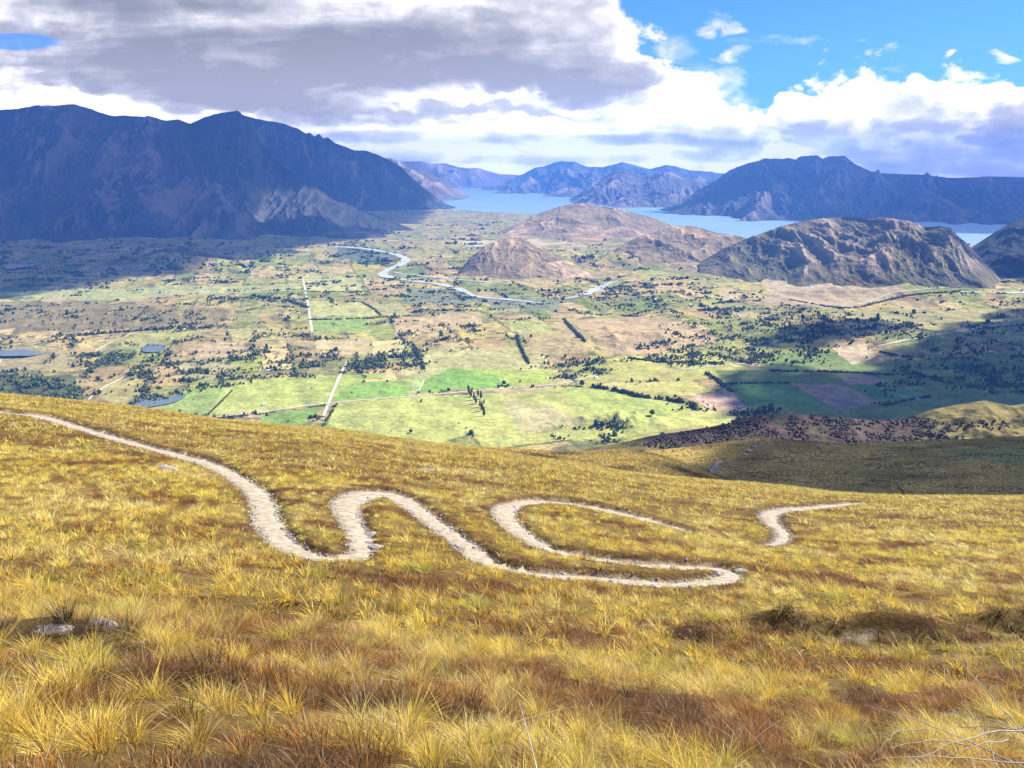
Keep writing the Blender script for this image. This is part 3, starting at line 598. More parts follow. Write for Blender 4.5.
hill('hill', [(700, 262), (725, 248), (745, 239), (765, 232), (785, 225), (805, 220), (828, 218), (850, 216), (870, 219), (890, 218), (910, 222), (925, 227), (940, 226), (952, 228), (957, 235), (968, 245), (985, 262), (1000, 278), (1012, 292)], [(700, 5600), (850, 6000), (1012, 5000)], [(700, 5200), (780, 4850), (900, 4500), (1012, 4500)], -705, M_mount, 93, 150, 380, 2.2, bigc, 560, 320, .3, 2.2, pw=.8, crest=.03, warp=.35, fine=.2)
hill('hill', [(955, 262), (975, 245), (995, 232), (1010, 223), (1030, 218), (1100, 205), (1250, 190)], [(955, 6000), (1250, 6400)], [(955, 5700), (1030, 4900), (1250, 4600)], -705, M_mount, 103, 120, 380, 1.3, mcol((.08, .08, .05), (.03, .04, .03), (.09, .09, .08), 105, .4), 260, 160, .4, 2, crest=.06)
# low mounds at the foot of the massif
hill('hill', [(60, 292), (110, 268), (140, 256), (165, 248), (190, 250), (225, 256), (260, 262), (300, 275)], 6300, 5400, -700, M_mount, 113, 50, 330, 1.1, mcol((.17, .125, .09), (.07, .07, .045), (.15, .12, .1), 115, .55), 300, 140, .35, 2, pw=.85, crest=.06)
# foothill with scrub below the dark spurs, right
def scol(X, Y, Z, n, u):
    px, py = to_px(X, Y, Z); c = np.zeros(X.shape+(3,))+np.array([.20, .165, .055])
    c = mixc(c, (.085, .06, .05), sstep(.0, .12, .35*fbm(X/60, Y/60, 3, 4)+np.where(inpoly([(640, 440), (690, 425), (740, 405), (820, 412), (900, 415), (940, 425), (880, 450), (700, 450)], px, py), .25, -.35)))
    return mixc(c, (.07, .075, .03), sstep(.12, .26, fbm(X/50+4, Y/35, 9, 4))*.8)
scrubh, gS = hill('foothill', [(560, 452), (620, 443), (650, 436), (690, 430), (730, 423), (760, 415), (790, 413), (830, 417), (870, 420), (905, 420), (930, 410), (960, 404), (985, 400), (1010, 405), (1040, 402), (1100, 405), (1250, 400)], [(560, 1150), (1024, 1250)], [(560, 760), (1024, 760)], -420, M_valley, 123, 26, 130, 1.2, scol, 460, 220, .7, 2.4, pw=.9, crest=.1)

# ------------------------------------------------------------------ trees
def blob_mesh(N, C, rx, rz, cols, sub, seed):
    v, f = ICO[sub]; g = np.random.default_rng(seed); m = len(v)
    n = 1+g.uniform(-.32, .32, (N, m)); V = v[None]*n[..., None]
    V = V*np.stack([rx, rx*g.uniform(.8, 1.2, N), rz], -1)[:, None]; V += C[:, None]; V[..., 2] += rz[:, None]*.8
    Fc = (np.arange(N)[:, None, None]*m+f[None]).reshape(-1, 3); cc = cols[:, None]*(1+g.uniform(-.2, .2, (N, m)))[..., None]
    return V.reshape(-1, 3), Fc, cc.reshape(-1, 3)
def tcol(n, g, blue=0.):
    b = np.array([(.045, .075, .025), (.03, .055, .025), (.07, .095, .03), (.10, .11, .035)])[g.integers(0, 4, n)]
    return b*g.uniform(.75, 1.2, (n, 1))
g = np.random.default_rng(99)
WOOD = [  # polygons of tree cover and their density
 ([(590, 300), (620, 285), (680, 282), (760, 300), (740, 312), (640, 318), (560, 312)], .75), ([(605, 288), (625, 282), (660, 285), (660, 296), (610, 298)], 1.3),
 ([(720, 318), (790, 305), (860, 315), (925, 322), (905, 340), (840, 338), (760, 350), (725, 335)], 1.1), ([(560, 318), (620, 300), (760, 318), (735, 325), (640, 315), (565, 312)], .3),
 ([(640, 345), (700, 325), (780, 340), (830, 352), (820, 362), (700, 366), (650, 362)], .75), ([(348, 360), (414, 345), (424, 366), (350, 370)], 1.4),
 ([(390, 336), (440, 325), (482, 322), (470, 345), (400, 346)], .6), ([(235, 350), (330, 345), (345, 362), (300, 376), (235, 380)], .7), ([(165, 368), (210, 355), (245, 378), (230, 390), (160, 385)], .7),
 ([(80, 355), (170, 350), (180, 362), (150, 375), (85, 368)], .7), ([(0, 300), (250, 315), (250, 325), (0, 325)], .28), ([(250, 292), (310, 292), (310, 312), (255, 310)], .6), ([(480, 255), (590, 290), (560, 300), (400, 280)], .25),
 ([(340, 244), (402, 250), (400, 258), (380, 266), (330, 262)], .7), ([(300, 268), (480, 290), (500, 310), (420, 315), (400, 300), (300, 285)], .4), ([(565, 358), (605, 355), (600, 376), (560, 380)], .6),
 ([(1000, 300), (1024, 300), (1024, 400), (930, 380), (880, 410), (870, 395)], .45), ([(725, 410), (790, 400), (785, 420), (735, 422)], .5), ([(0, 370), (60, 375), (82, 395), (80, 412), (0, 400)], .6), ([(0, 240), (300, 245), (300, 280), (0, 292)], .35), ([(405, 225), (480, 222), (480, 245), (330, 245)], .3), ([(540, 438), (620, 418), (640, 440), (560, 450)], .25), ([(700, 320), (720, 320), (740, 345), (700, 350)], .5)]
n = 90000; px = g.uniform(-60, 1084, n); py = 222+(445-222)*g.uniform(0, 1, n)**1.0
x, y, z = at_dir(px, py); Yb = 700/(-z/y); Xb = x/y*Yb
dn = .005+.4*sstep(.1, .3, fbm(Xb/160, Yb/160, 92, 4)+.3*fbm(Xb/700, Yb/700, 33, 3))
for P, d in WOOD: dn = np.where(inpoly(P, px, py), d*(.08+2.2*sstep(-.02, .25, fbm(Xb/80, Yb/80, 55, 3))), dn)
pin = np.zeros(n, bool)
for P, c_ in POLY[2:38]: pin |= inpoly(P, px, py)
inwood = np.zeros(n, bool)
for P, d in WOOD: inwood |= inpoly(P, px, py)
edt = cells(Xb, Yb, 230, 5, .28)[2]; dn = np.where((edt < 9) & (fbm(Xb/400, Yb/400, 71, 2) > -.1), np.maximum(dn, .9), dn); dn = np.where(pin & ~inwood, .006, dn)
dens_fix = np.clip((py-150)/140, .5, 1.2)*.22
keep = g.uniform(0, 1, n) < dn*.17; px, py = px[keep], py[keep]; line = (edt < 9)[keep]; pool = dn[keep]
P0 = vpt(px, py); cnt = np.minimum(1+g.geometric(.13, len(P0)), 28); cnt = np.where(pool < .03, 1, cnt); idx = np.repeat(np.arange(len(P0)), cnt)
rad = (4+2.7*np.sqrt(cnt))[idx]*(1+1.2*sstep(3000, 8000, P0[idx, 1])); el = np.where(line, 3.2, g.uniform(.8, 2.2, len(P0)))[idx]; an = np.where(line, .28+PI/2*(g.uniform(0, 1, len(P0)) > .5), g.uniform(-.4, .9, len(P0)))[idx]
d1 = g.normal(0, 1, len(idx))*rad*el; d2 = g.normal(0, 1, len(idx))*rad/np.sqrt(el)*.8
P = P0[idx].copy(); P[:, 0] += d1*np.cos(an)-d2*np.sin(an); P[:, 1] += d1*np.sin(an)+d2*np.cos(an); P[:, 2] = val_i(P[:, 0], P[:, 1]); nb = len(P)
sz = np.exp(g.normal(1.02, .40, nb))*(1+.9*sstep(3200, 7000, P[:, 1]))
isN = P[:, 1] < 3800
order = np.argsort(P[:, 1]); ind = order[(P[order, 1] > 1700)][:230]
msk = np.ones(nb, bool); msk[ind] = False
A1 = msk & isN; A2 = msk & ~isN
b1 = blob_mesh(A1.sum(), P[A1], sz[A1], sz[A1]*g.uniform(.8, 1.5, A1.sum()), tcol(A1.sum(), g), 1, 4)
b2_ = blob_mesh(A2.sum(), P[A2], sz[A2]*1.3, sz[A2]*g.uniform(.7, 1.1, A2.sum()), tcol(A2.sum(), g), 1, 5)
V, T, Cc = join([b1, b2_]); o = mesh_obj('woodland', V, T, 3, M_tree, Cc); tag(o, 'dark scattered trees and scrub spread over the valley floor', 'woodland', kind='stuff')
print('trees', nb)
# individual trees: trunk with limbs and a leafy crown of many clumps
def tree_protos():
    out = []
    for k in range(6):
        gg = np.random.default_rng(200+k); tall = k >= 4
        n = 260; d = gg.normal(0, 1, (n, 3)); d /= np.linalg.norm(d, axis=1)[:, None]; rr = gg.uniform(.45, 1, n)**.6
        lob = 1+.3*fbm(d[:, 0]*1.6+k*5, d[:, 1]*1.6+d[:, 2], k, 2)
        if tall: c = d*np.array([.16, .16, .48])*(rr*lob)[:, None]; c[:, 2] += .56; c[:, :2] *= (1.15-c[:, 2:3])
        else: c = d*np.array([.42, .42, .38])*(rr*lob)[:, None]; c[:, 2] += .58
        v, f = ICO[1]; s_ = gg.uniform(.05, .10, n)*(.6 if tall else 1)
        V = v[None]*(1+gg.uniform(-.4, .4, (n, 12)))[..., None]*s_[:, None, None]+c[:, None]
        Fc = (np.arange(n)[:, None, None]*12+f[None]).reshape(-1, 3); cb = np.array([(.05, .08, .028), (.035, .06, .025), (.08, .10, .03)])[gg.integers(0, 3, n)]
        crown = raw_mesh('crown', V.reshape(-1, 3), Fc, 3, M_tree, np.repeat(cb, 12, 0))
        L = [tube([(0, 0, -.05), (.01, 0, .2), (0, .01, .6), (0, 0, .85)], [.035, .028, .016, .005], 6)]
        for q in range(5):
            w = gg.uniform(0, 6.28); L.append(tube([(0, 0, .25+.08*q), (.12*math.cos(w), .12*math.sin(w), .4+.08*q), (.25*math.cos(w)*(.4 if tall else 1), .25*math.sin(w)*(.4 if tall else 1), .55+.07*q)], [.014, .01, .004], 5))
        v, f = joinq(L); trunk = raw_mesh('trunk', v, f, 4, M_bark)
        out.append((crown, trunk))
    return out
TP = tree_protos()
def tree(p, h, k, label, group, name='tree'):
    cr, tr = TP[k]; e = bpy.data.objects.new(name, None); link(e); e.location = p; e.rotation_euler = (0, 0, random.uniform(0, 6.28)); e.scale = (h, h, h); e.empty_display_size = .1
    tag(e, label, 'tree', group)
    for nm, me in (('trunk', tr), ('crown', cr)):
        o = bpy.data.objects.new(nm, me); link(o); o.parent = e
for i in ind:
    X_, Y_ = P[i][0], P[i][1]; ppx, ppy = to_px(*P[i])
    where = 'valley edge below the golden crest' if ppx < 330 else 'pale fields in the middle of the valley' if ppx < 640 else 'shaded fields on the right side'
    tree(P[i], sz[i]*2.1, random.randrange(4), 'small round dark tree among many by the '+where, 'scattered trees near '+where)
for k, (px, py) in enumerate([(468, 390), (469, 394), (471, 397), (472, 393), (474, 400), (476, 404), (478, 396), (480, 407), (481, 399), (482, 411), (484, 404), (484, 416)]):
    tree(vpt([px], [py])[0], random.uniform(16, 30), 4+k % 2, 'tall slender poplar in the short row standing between green fields', 'poplars between the green fields', 'poplar_tree')
for px, py, h, lab in [(582, 386, 20, 'lone dark tree at the road bend beside the pale fields'), (504, 385, 16, 'round tree alone on the edge of the bright green field'), (652, 416, 17, 'dark lone tree on the pale field below the poplar shelterbelt'), (739, 423, 20, 'bushy tree at the near end of the pinkish field'), (411, 433, 11, 'thin bare tree on the pale field just past the golden crest'), (982, 336, 26, 'dark tree standing in the shaded pasture beside the diagonal road')]:
    tree(vpt([px], [py])[0], h, 1, lab, None)
# hedges / shelterbelts
HED = [('poplar shelterbelt running diagonally below the valley road', [(592, 387), (612, 390), (640, 397), (665, 400), (684, 403)], 9, 16), ('dark hedge down the slope between two tan paddocks', [(564, 320), (574, 331), (586, 342)], 11, 12), ('curved hedge left of the striped tan paddock', [(517, 336), (522, 350), (529, 364)], 9, 12),
 ('thick hedge right of the dark wood by the pale square field', [(414, 346), (420, 356), (424, 368)], 14, 14), ('short diagonal hedge between two pale paddocks beyond the green field', [(363, 303), (372, 308), (381, 315)], 9, 8), ('long hedge along the far side of the narrow green field', [(310, 320), (350, 319), (410, 316)], 8, 8),
 ('hedge beside the white road where it meets the crest', [(323, 427), (330, 415), (337, 404)], 6, 6), ('dark hedge beside the pond meadow', [(204, 418), (216, 407), (232, 391)], 4, 5), ('low hedge along the near valley road', [(210, 419), (262, 414), (328, 405)], 3, 3.5), ('long dark shelterbelt crossing the left of the valley', [(68, 336), (110, 333), (166, 329), (212, 328)], 16, 13),
 ('hedge between the pinkish field and the dark green fields', [(708, 374), (720, 383), (734, 393)], 12, 10), ('straight hedge along the far edge of the shaded green field', [(770, 371), (830, 372), (892, 375)], 10, 8), ('hedge along the top of the dark green paddock', [(728, 384), (760, 383), (790, 383)], 7, 6), ('hedge beside the tan sliver of field on the right', [(880, 352), (900, 356), (915, 357)], 9, 9),
 ('hedge bordering the long straight road', [(307, 292), (330, 292), (362, 292)], 9, 7), ('dark tree belt across the far paddocks left of the road', [(255, 296), (285, 300), (308, 308)], 20, 14), ('hedge under the tan terrace on the right', [(790, 300), (850, 308), (905, 296), (960, 291)], 12, 8), ('thin hedge between the shaded brown field and green field', [(886, 406), (905, 401), (930, 397)], 8, 8), ('hedge on the right of the striped paddock', [(628, 358), (660, 362), (690, 362)], 9, 8)]
for lab, pts, w, h in HED:
    Cc = smooth_curve(pts, 10); Q = vpt(Cc[:, 0], Cc[:, 1]); d = np.r_[0, np.cumsum(np.hypot(*(np.diff(Q[:, :2], axis=0).T)))]
    s_ = np.repeat(np.arange(0, d[-1], w*.5), 3); C_ = np.stack([np.interp(s_, d, Q[:, k]) for k in range(3)], -1); n_ = len(C_); C_[:, :2] += g.normal(0, w*.24, (n_, 2)); C_[:, 2] -= h*.15
    tall = 'poplar' in lab; keep_ = (g.uniform(0, 1, n_) > .35) & (fbm(s_/25, s_*0+h, 3, 2) > -.22); C_ = C_[keep_]; n_ = len(C_)
    v, f, c_ = blob_mesh(n_, C_, w*g.uniform(.25, .55, n_), h*g.uniform(.25, .62, n_), tcol(n_, g)*.9, 2, 7)
    o = mesh_obj('hedge', v, f, 3, M_tree, c_); tag(o, lab, 'hedge', 'hedges and shelterbelts in the valley')
# scrub on the foothill and on the shaded spurs
def scatter_on(G, n, test, rx, seed, colr, name, label, sub=2, cat='scrub'):
    gg = np.random.default_rng(seed); X, Y, Z = G; i = gg.integers(0, X.shape[0], n); j = gg.integers(0, X.shape[1], n)
    C = np.stack([X[i, j], Y[i, j], Z[i, j]], -1); C[:, :2] += gg.normal(0, 2, (n, 2)); ppx, ppy = to_px(C[:, 0], C[:, 1], C[:, 2]); m = test(ppx, ppy, C); C = C[m]; n = len(C)
    r = gg.uniform(rx[0], rx[1], n); cc = np.array(colr)[gg.integers(0, len(colr), n)]*gg.uniform(.7, 1.25, (n, 1)); C[:, 2] -= r*.3
    v, f, c_ = blob_mesh(n, C, r, r*gg.uniform(.6, 1.1, n), cc, sub, seed); o = mesh_obj(name, v, f, 3, M_tree, c_); tag(o, label, cat, kind='stuff')
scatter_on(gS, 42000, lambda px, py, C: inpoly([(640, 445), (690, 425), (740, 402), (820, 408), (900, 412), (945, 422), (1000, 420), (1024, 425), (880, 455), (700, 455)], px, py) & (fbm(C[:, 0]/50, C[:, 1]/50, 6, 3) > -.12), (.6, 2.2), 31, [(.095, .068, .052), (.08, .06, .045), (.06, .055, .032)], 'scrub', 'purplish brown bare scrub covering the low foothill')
def tuft_on(G, n, seed, ymax):
    gg = np.random.default_rng(seed); X, Y, Z = G; i = gg.integers(0, X.shape[0]-1, n); j = gg.integers(0, X.shape[1]-1, n); f1 = gg.uniform(0, 1, n); f2 = gg.uniform(0, 1, n)
    def bl(A): return A[i, j]*(1-f1)*(1-f2)+A[i+1, j]*f1*(1-f2)+A[i, j+1]*(1-f1)*f2+A[i+1, j+1]*f1*f2
    C = np.stack([bl(X), bl(Y), bl(Z)], -1); C = C[C[:, 1] < ymax]; n = len(C)
    base = mixc(np.zeros((n, 3))+np.array([.60, .46, .13]), (.16, .11, .035), sstep(-.1, .3, fbm(C[:, 0]/30, C[:, 1]/20, 3, 4)))*gg.uniform(.75, 1.2, (n, 1))
    return blades(C, 5, np.full(n, .8), np.full(n, .6), .22, np.full(n, 1.), base, .12, 1, seed)
v, t, c_ = join([tuft_on(gB, 60000, 71, 640), tuft_on(gH, 40000, 72, 420)]); o = mesh_obj('spur_tussock_grass', v, t, 3, M_blade, c_); tag(o, 'shaded brown tussock grass covering the spurs behind the bright slope', 'grass', kind='stuff')

# houses
def house(px, py, w, d, h, ang, label, k=0):
    p = vpt([px], [py])[0]; e = bpy.data.objects.new('farmhouse', None); link(e); e.location = p; e.rotation_euler = (0, 0, ang); tag(e, label, 'house')
    V = [(-w/2, -d/2, -1), (w/2, -d/2, -1), (w/2, d/2, -1), (-w/2, d/2, -1), (-w/2, -d/2, h), (w/2, -d/2, h), (w/2, d/2, h), (-w/2, d/2, h), (-w/2, 0, h+d*.35), (w/2, 0, h+d*.35)]
    def poly(name, V, Fs, mat, parent):
        me = bpy.data.meshes.new(name); me.from_pydata(V, [], Fs); me.materials.append(mat); o = bpy.data.objects.new(name, me); link(o); o.parent = parent; return o
    poly('wall', V, [(0, 1, 5, 4), (1, 2, 6, 9, 5), (2, 3, 7, 6), (3, 0, 4, 8, 7), (3, 2, 1, 0)], M_wall, e)
    o_ = .5; z0 = h-o_*.7+.05; zr = h+d*.35+.05; V = []
    for (sx) in (-1, 1):
        x_ = sx*(w/2+o_)
        V += [(x_, -d/2-o_, z0), (x_, 0, zr), (x_, d/2+o_, z0), (x_, -d/2-o_, z0+.25), (x_, 0, zr+.25), (x_, d/2+o_, z0+.25)]
    poly('roof', V, [(0, 1, 7, 6), (1, 2, 8, 7), (3, 9, 10, 4), (4, 10, 11, 5), (0, 6, 9, 3), (2, 5, 11, 8), (0, 3, 4, 1), (1, 4, 5, 2), (6, 7, 10, 9), (7, 8, 11, 10)], M_roof, e)
    poly('door', [(-.6, -d/2-.06, 0), (.6, -d/2-.06, 0), (.6, -d/2-.06, 2.1), (-.6, -d/2-.06, 2.1)], [(0, 1, 2, 3)], M_bark, e)
    for q in (-.3, .3): poly('window', [(q*w-.8, -d/2-.06, .9), (q*w+.8, -d/2-.06, .9), (q*w+.8, -d/2-.06, 2.1), (q*w-.8, -d/2-.06, 2.1)], [(0, 1, 2, 3)], M_pond, e)
for i, (px, py, w, lab) in enumerate([(269, 371, 20, 'white farmhouse among dark trees on the left of the valley'), (275, 367, 14, 'small pale barn behind the white farmhouse'), (264, 405, 11, 'little white shed in the pale green field above the crest'), (165, 295, 18, 'grey roofed farm building on the far left paddocks'), (17, 369, 16, 'pale shed on the low hills at the left edge'), (596, 378, 14, 'farmhouse beside the bend of the valley road'),
    (576, 381, 12, 'cottage just left of the road bend farmhouse'), (312, 418, 8, 'tiny white hut beside the straight road near the crest'), (655, 300, 22, 'long pale shed in the riverside village'), (672, 296, 18, 'white house at the right of the riverside village'), (640, 296, 16, 'pale house at the left of the riverside village'), (690, 305, 16, 'white roofed house below the riverside village'), (452, 278, 24, 'pale building above the river bend'), (470, 332, 16, 'farmhouse within the clump of trees at the middle of the valley'),
    (785, 283, 24, 'long white shed on the tan terrace'), (812, 288, 18, 'small building right of the shed on the tan terrace'), (918, 400, 12, 'pale shed among the shaded fields on the right'), (706, 407, 11, 'small barn on the edge of the pinkish field'), (740, 292, 18, 'white house under the big craggy hill'), (357, 340, 14, 'barn beside the straight road hedge'), (440, 258, 26, 'large pale barn near the upper river'), (205, 290, 22, 'long shed near the edge of the shaded lowland')]):
    house(px, py, w, w*.5, 3.2, (.3, -.4, .9)[i % 3], lab)
# pieces of trail on the shaded spur
def gh(G):
    X, Y, Z = G
    def f(px, py):
        q = to_px(X, Y, Z); m = (q[0]-px)**2+(q[1]-py)**2; k = np.unravel_index(np.argmin(m), m.shape); return np.array([X[k], Y[k], Z[k]])
    return f
GB = gh(gB)
for pts in [[(709, 478), (712, 472), (718, 464), (726, 458)], [(746, 455), (750, 450), (757, 446)]]:
    Q = np.array([GB(*p) for p in smooth_curve(pts, 5)]); t = np.gradient(Q[:, :2], axis=0); t /= np.linalg.norm(t, axis=1)[:, None]+1e-6; nn = np.stack([-t[:, 1], t[:, 0], 0*t[:, 0]], -1)
    V = np.stack([Q-nn*1.5, Q, Q+nn*1.5], 1); V[..., 2] += .3; grid_obj('dirt_path', V[..., 0], V[..., 1], V[..., 2], M_path)['kind'] = 'structure'

# ------------------------------------------------------------------ clouds overhead (above the frame) that shade the land
def cloud_mat(name, thin):
    m = mat_noise(name, (.85, .86, .9), (.95, .95, .97), .002); N = m.node_tree.nodes; L = m.node_tree.links
    t = N.new('ShaderNodeBsdfTransparent'); mx = N.new('ShaderNodeMixShader'); mx.inputs[0].default_value = thin
    L.new(N['Principled BSDF'].outputs[0], mx.inputs[1]); L.new(t.outputs[0], mx.inputs[2]); L.new(mx.outputs[0], N['Material Output'].inputs['Surface']); return m
M_cloud = cloud_mat('cloud_vapour', .26); M_thin = cloud_mat('thin_cloud_vapour', .44)
def cloud(zc, polys, zg, seed, label, thick=350, res=90, lam=700, thr=.0, mat=None):
    pts = []
    for P in polys:
        W = []
        if len(P[0]) == 2:
            k = (zc-zg)/SD[2]; pts.append(np.array(P, float)+SD[None, :2]*k); continue
        for (px, py, zz) in P:
            x, y, z = at_dir(px, py); Yd = zz[0] if isinstance(zz, tuple) else None
            if Yd is None: t = zz/z
            else: t = Yd/y
            p = np.array([x*t, y*t, z*t]); k = (zc-p[2])/SD[2]; W.append((p+SD*k)[:2])
        pts.append(np.array(W))
    allp = np.vstack(pts); x0, y0 = allp.min(0)-lam; x1, y1 = allp.max(0)+lam
    st = max(x1-x0, y1-y0)/res; X, Y = np.meshgrid(np.arange(x0, x1, st), np.arange(y0, y1, st))
    sd = np.full(X.shape, -1e9)
    for W in pts:
        d, _ = segdist(np.vstack([W, W[:1]]), X, Y); ins = inpoly(W, X, Y); sd = np.maximum(sd, np.where(ins, d, -d))
    m = sd/lam+1.1*fbm(X/lam/1.2, Y/lam/1.2, seed, 5)-thr
    H = np.clip(m, 0, 1)**.5*thick*(.7+.5*fbm(X/lam*2, Y/lam*2, seed+3, 4)); ny, nx = X.shape
    cell = (m[:-1, :-1] > 0) & (m[1:, 1:] > 0) & (m[1:, :-1] > 0) & (m[:-1, 1:] > 0)
    f = grid_faces(ny, nx)[cell.ravel()]; top = np.stack([X, Y, zc+H], -1).reshape(-1, 3); bot = np.stack([X, Y, zc-H*.15-2], -1).reshape(-1, 3)
    V = np.vstack([top, bot]); Fc = np.vstack([f, f[:, ::-1]+ny*nx]); used, inv = np.unique(Fc, return_inverse=True)
    o = mesh_obj('cloud', V[used], inv.reshape(-1, 4), 4, mat or M_cloud, None, True); tag(o, label, 'cloud', 'broken clouds overhead'); return o
SHY = lambda L, Y: [(p[0], p[1], (Y,)) for p in L]
SHZ = lambda L, Z: [(p[0], p[1], Z) for p in L]
if True:
    cloud(4000, [[(-16000, 3900), (-3200, 4000), (-2100, 4700), (-1500, 6000), (-1300, 7400), (-900, 8300), (-900, 9000), (-1500, 9050), (-2500, 9050), (-2800, 9800), (-2100, 10000), (-1500, 9800), (-700, 10300), (-700, 12500), (-1200, 16000), (-16000, 16000)]], -250, 5, 'broad grey cloud shading the western massif', res=260, lam=260)
    cloud(2600, [SHZ([(690, 436), (710, 415), (760, 404), (840, 404), (925, 412), (930, 436), (800, 446)], -430), SHZ([(745, 362), (850, 362), (905, 345), (940, 330), (1010, 305), (1300, 300), (1300, 430), (940, 425), (800, 424), (742, 400)], -690), SHZ([(780, 330), (860, 315), (925, 318), (910, 338), (800, 345)], -680)], 0, 15, 'ragged cloud shading the right side of the valley', res=260, lam=230, thr=.1)
    cloud(2600, [SHY([(958, 200), (1030, 190), (1300, 150), (1300, 292), (1020, 296), (985, 280)], 5300)], 0, 25, 'small cloud shading the dark hill at the valley edge', res=120, lam=160)
    cloud(1700, [[(40, 215), (52, 300), (70, 400), (95, 470), (170, 495), (200, 600), (420, 620), (520, 640), (1300, 700), (1300, 150), (300, 160), (150, 172), (80, 190)]], -145, 35, 'low cloud shading the spurs behind the bright slope', thick=60, res=240, lam=40, thr=.15, mat=cloud_mat('low_cloud_vapour', .34))
    cloud(3800, [[(4600, 9000), (16000, 9000), (16000, 18000), (6500, 18000), (3600, 14200), (2600, 13300), (3700, 12600), (4300, 11500)]], -200, 45, 'wide cloud shading the blue mountain beyond the lake', res=200, lam=400, mat=M_thin)

# ------------------------------------------------------------------ haze
def haze():
    me = bpy.data.meshes.new('haze'); x, y0, y1, z0, z1 = 30000, -2500, 31000, -795, 900
    V = [(sx*x, yy, zz) for sx in (-1, 1) for yy in (y0, y1) for zz in (z0, z1)]
    me.from_pydata(V, [], [(0, 1, 3, 2), (4, 6, 7, 5), (0, 4, 5, 1), (2, 3, 7, 6), (0, 2, 6, 4), (1, 5, 7, 3)])
    m = bpy.data.materials.new('haze'); m.use_nodes = True; N = m.node_tree.nodes; L = m.node_tree.links; N.remove(N['Principled BSDF'])
    pv = N.new('ShaderNodeVolumePrincipled'); pv.inputs['Density'].default_value = HAZE_D; pv.inputs['Color'].default_value = HAZE_C; pv.inputs['Anisotropy'].default_value = .0
    L.new(pv.outputs[0], N['Material Output'].inputs['Volume']); m.cycles.homogeneous_volume = True; me.materials.append(m)
    o = bpy.data.objects.new('haze', me); link(o); tag(o, kind='stuff', label='thin blue haze filling the air over the valley', cat='haze')
HAZE_D = 4.6e-5; HAZE_C = (.11, .30, .88, 1)
haze()

# ------------------------------------------------------------------ sky with clouds
W = bpy.data.worlds.new('World'); S.world = W; W.use_nodes = True; nt = W.node_tree; N = nt.nodes; L = nt.links; bg = N['Background']
STR = .07
sky = N.new('ShaderNodeTexSky'); sky.sky_type = 'NISHITA'; sky.sun_disc = False; sky.sun_elevation = SUN_EL; sky.sun_rotation = SUN_AZ; sky.altitude = 1200; sky.air_density = 1.0; sky.dust_density = .3; sky.ozone_density = 2.5
def val(x):
    n = N.new('ShaderNodeValue'); n.outputs[0].default_value = x; return n.outputs[0]
def m(op, a, b=None, c=None, clamp=False):
    n = N.new('ShaderNodeMath'); n.operation = op; n.use_clamp = clamp
    for i, v_ in enumerate((a, b, c)):
        if v_ is None: continue
        if isinstance(v_, (int, float)): n.inputs[i].default_value = v_
        else: L.new(v_, n.inputs[i])
    return n.outputs[0]
def ss(a, b, x):
    n = N.new('ShaderNodeMapRange'); n.interpolation_type = 'SMOOTHSTEP'; n.inputs[1].default_value = a; n.inputs[2].default_value = b; L.new(x, n.inputs[0]); return n.outputs[0]
tcn = N.new('ShaderNodeTexCoord'); sx = N.new('ShaderNodeSeparateXYZ'); L.new(tcn.outputs['Generated'], sx.inputs[0])
yy = m('MAXIMUM', sx.outputs[1], .08); U = m('DIVIDE', sx.outputs[0], yy); Vv = m('DIVIDE', sx.outputs[2], yy)
# units: hundreds of pixels of a 27 mm view (gnomonic sky coordinates), origin at the view centre on the horizon
U = m('MULTIPLY', U, 8.36); Vv = m('MULTIPLY', Vv, 8.4)
def sky_uv(px, py):
    x, y, z = at_dir(px, py); return float(x/y*8.36), float(z/y*8.4)
def noise(su, sv, off, detail=7, rough=.55, scale=1., dist=0.):
    cb = N.new('ShaderNodeCombineXYZ'); L.new(m('MULTIPLY', U, su), cb.inputs[0]); L.new(m('MULTIPLY', Vv, sv), cb.inputs[1]); cb.inputs[2].default_value = off
    n = N.new('ShaderNodeTexNoise'); n.inputs['Scale'].default_value = scale; n.inputs['Detail'].default_value = detail; n.inputs['Roughness'].default_value = rough; n.inputs['Distortion'].default_value = dist
    L.new(cb.outputs[0], n.inputs['Vector']); return m('SUBTRACT', n.outputs['Fac'], .5)
nA = noise(.9, 1.6, 1.3, 8, .55, 1.0, .3)      # billows
nB = noise(.35, 1.9, 5.1, 7, .58, 1.0, .2)     # long streaks
nC = noise(2.2, 3.4, 9.7, 7, .6, 1.0, .4)
def lookup(pts, lo, hi, x):
    """piecewise curve pts (u -> value) through a colour ramp"""
    r = N.new('ShaderNodeValToRGB'); u0, u1 = pts[0][0], pts[-1][0]; e = r.color_ramp.elements
    for i, (u, v_) in enumerate(pts):
        el = e[i] if i < 2 else e.new((u-u0)/(u1-u0))
        el.position = (u-u0)/(u1-u0); k = (v_-lo)/(hi-lo); el.color = (k, k, k, 1)
    mr = N.new('ShaderNodeMapRange'); mr.inputs[1].default_value = u0; mr.inputs[2].default_value = u1; L.new(x, mr.inputs[0]); L.new(mr.outputs[0], r.inputs[0])
    return m('MULTIPLY_ADD', r.outputs[0], hi-lo, lo)
top = [(-600, -400), (560, -200), (612, -40), (628, 0), (655, 18), (690, 42), (716, 62), (722, 78), (735, 92), (770, 92), (788, 82), (812, 66), (840, 60), (870, 62), (890, 74), (905, 82), (925, 72), (960, 58), (1000, 60), (1040, 68), (1200, 60), (1600, 20)]
pts = sorted(sky_uv(a_, b_) for a_, b_ in top)
def clean(pts):
    o = []
    for p in pts:
        if not o or p[0]-o[-1][0] > .02: o.append(p)
    return o
pts = clean(pts); lo = min(p[1] for p in pts); hi = max(p[1] for p in pts)
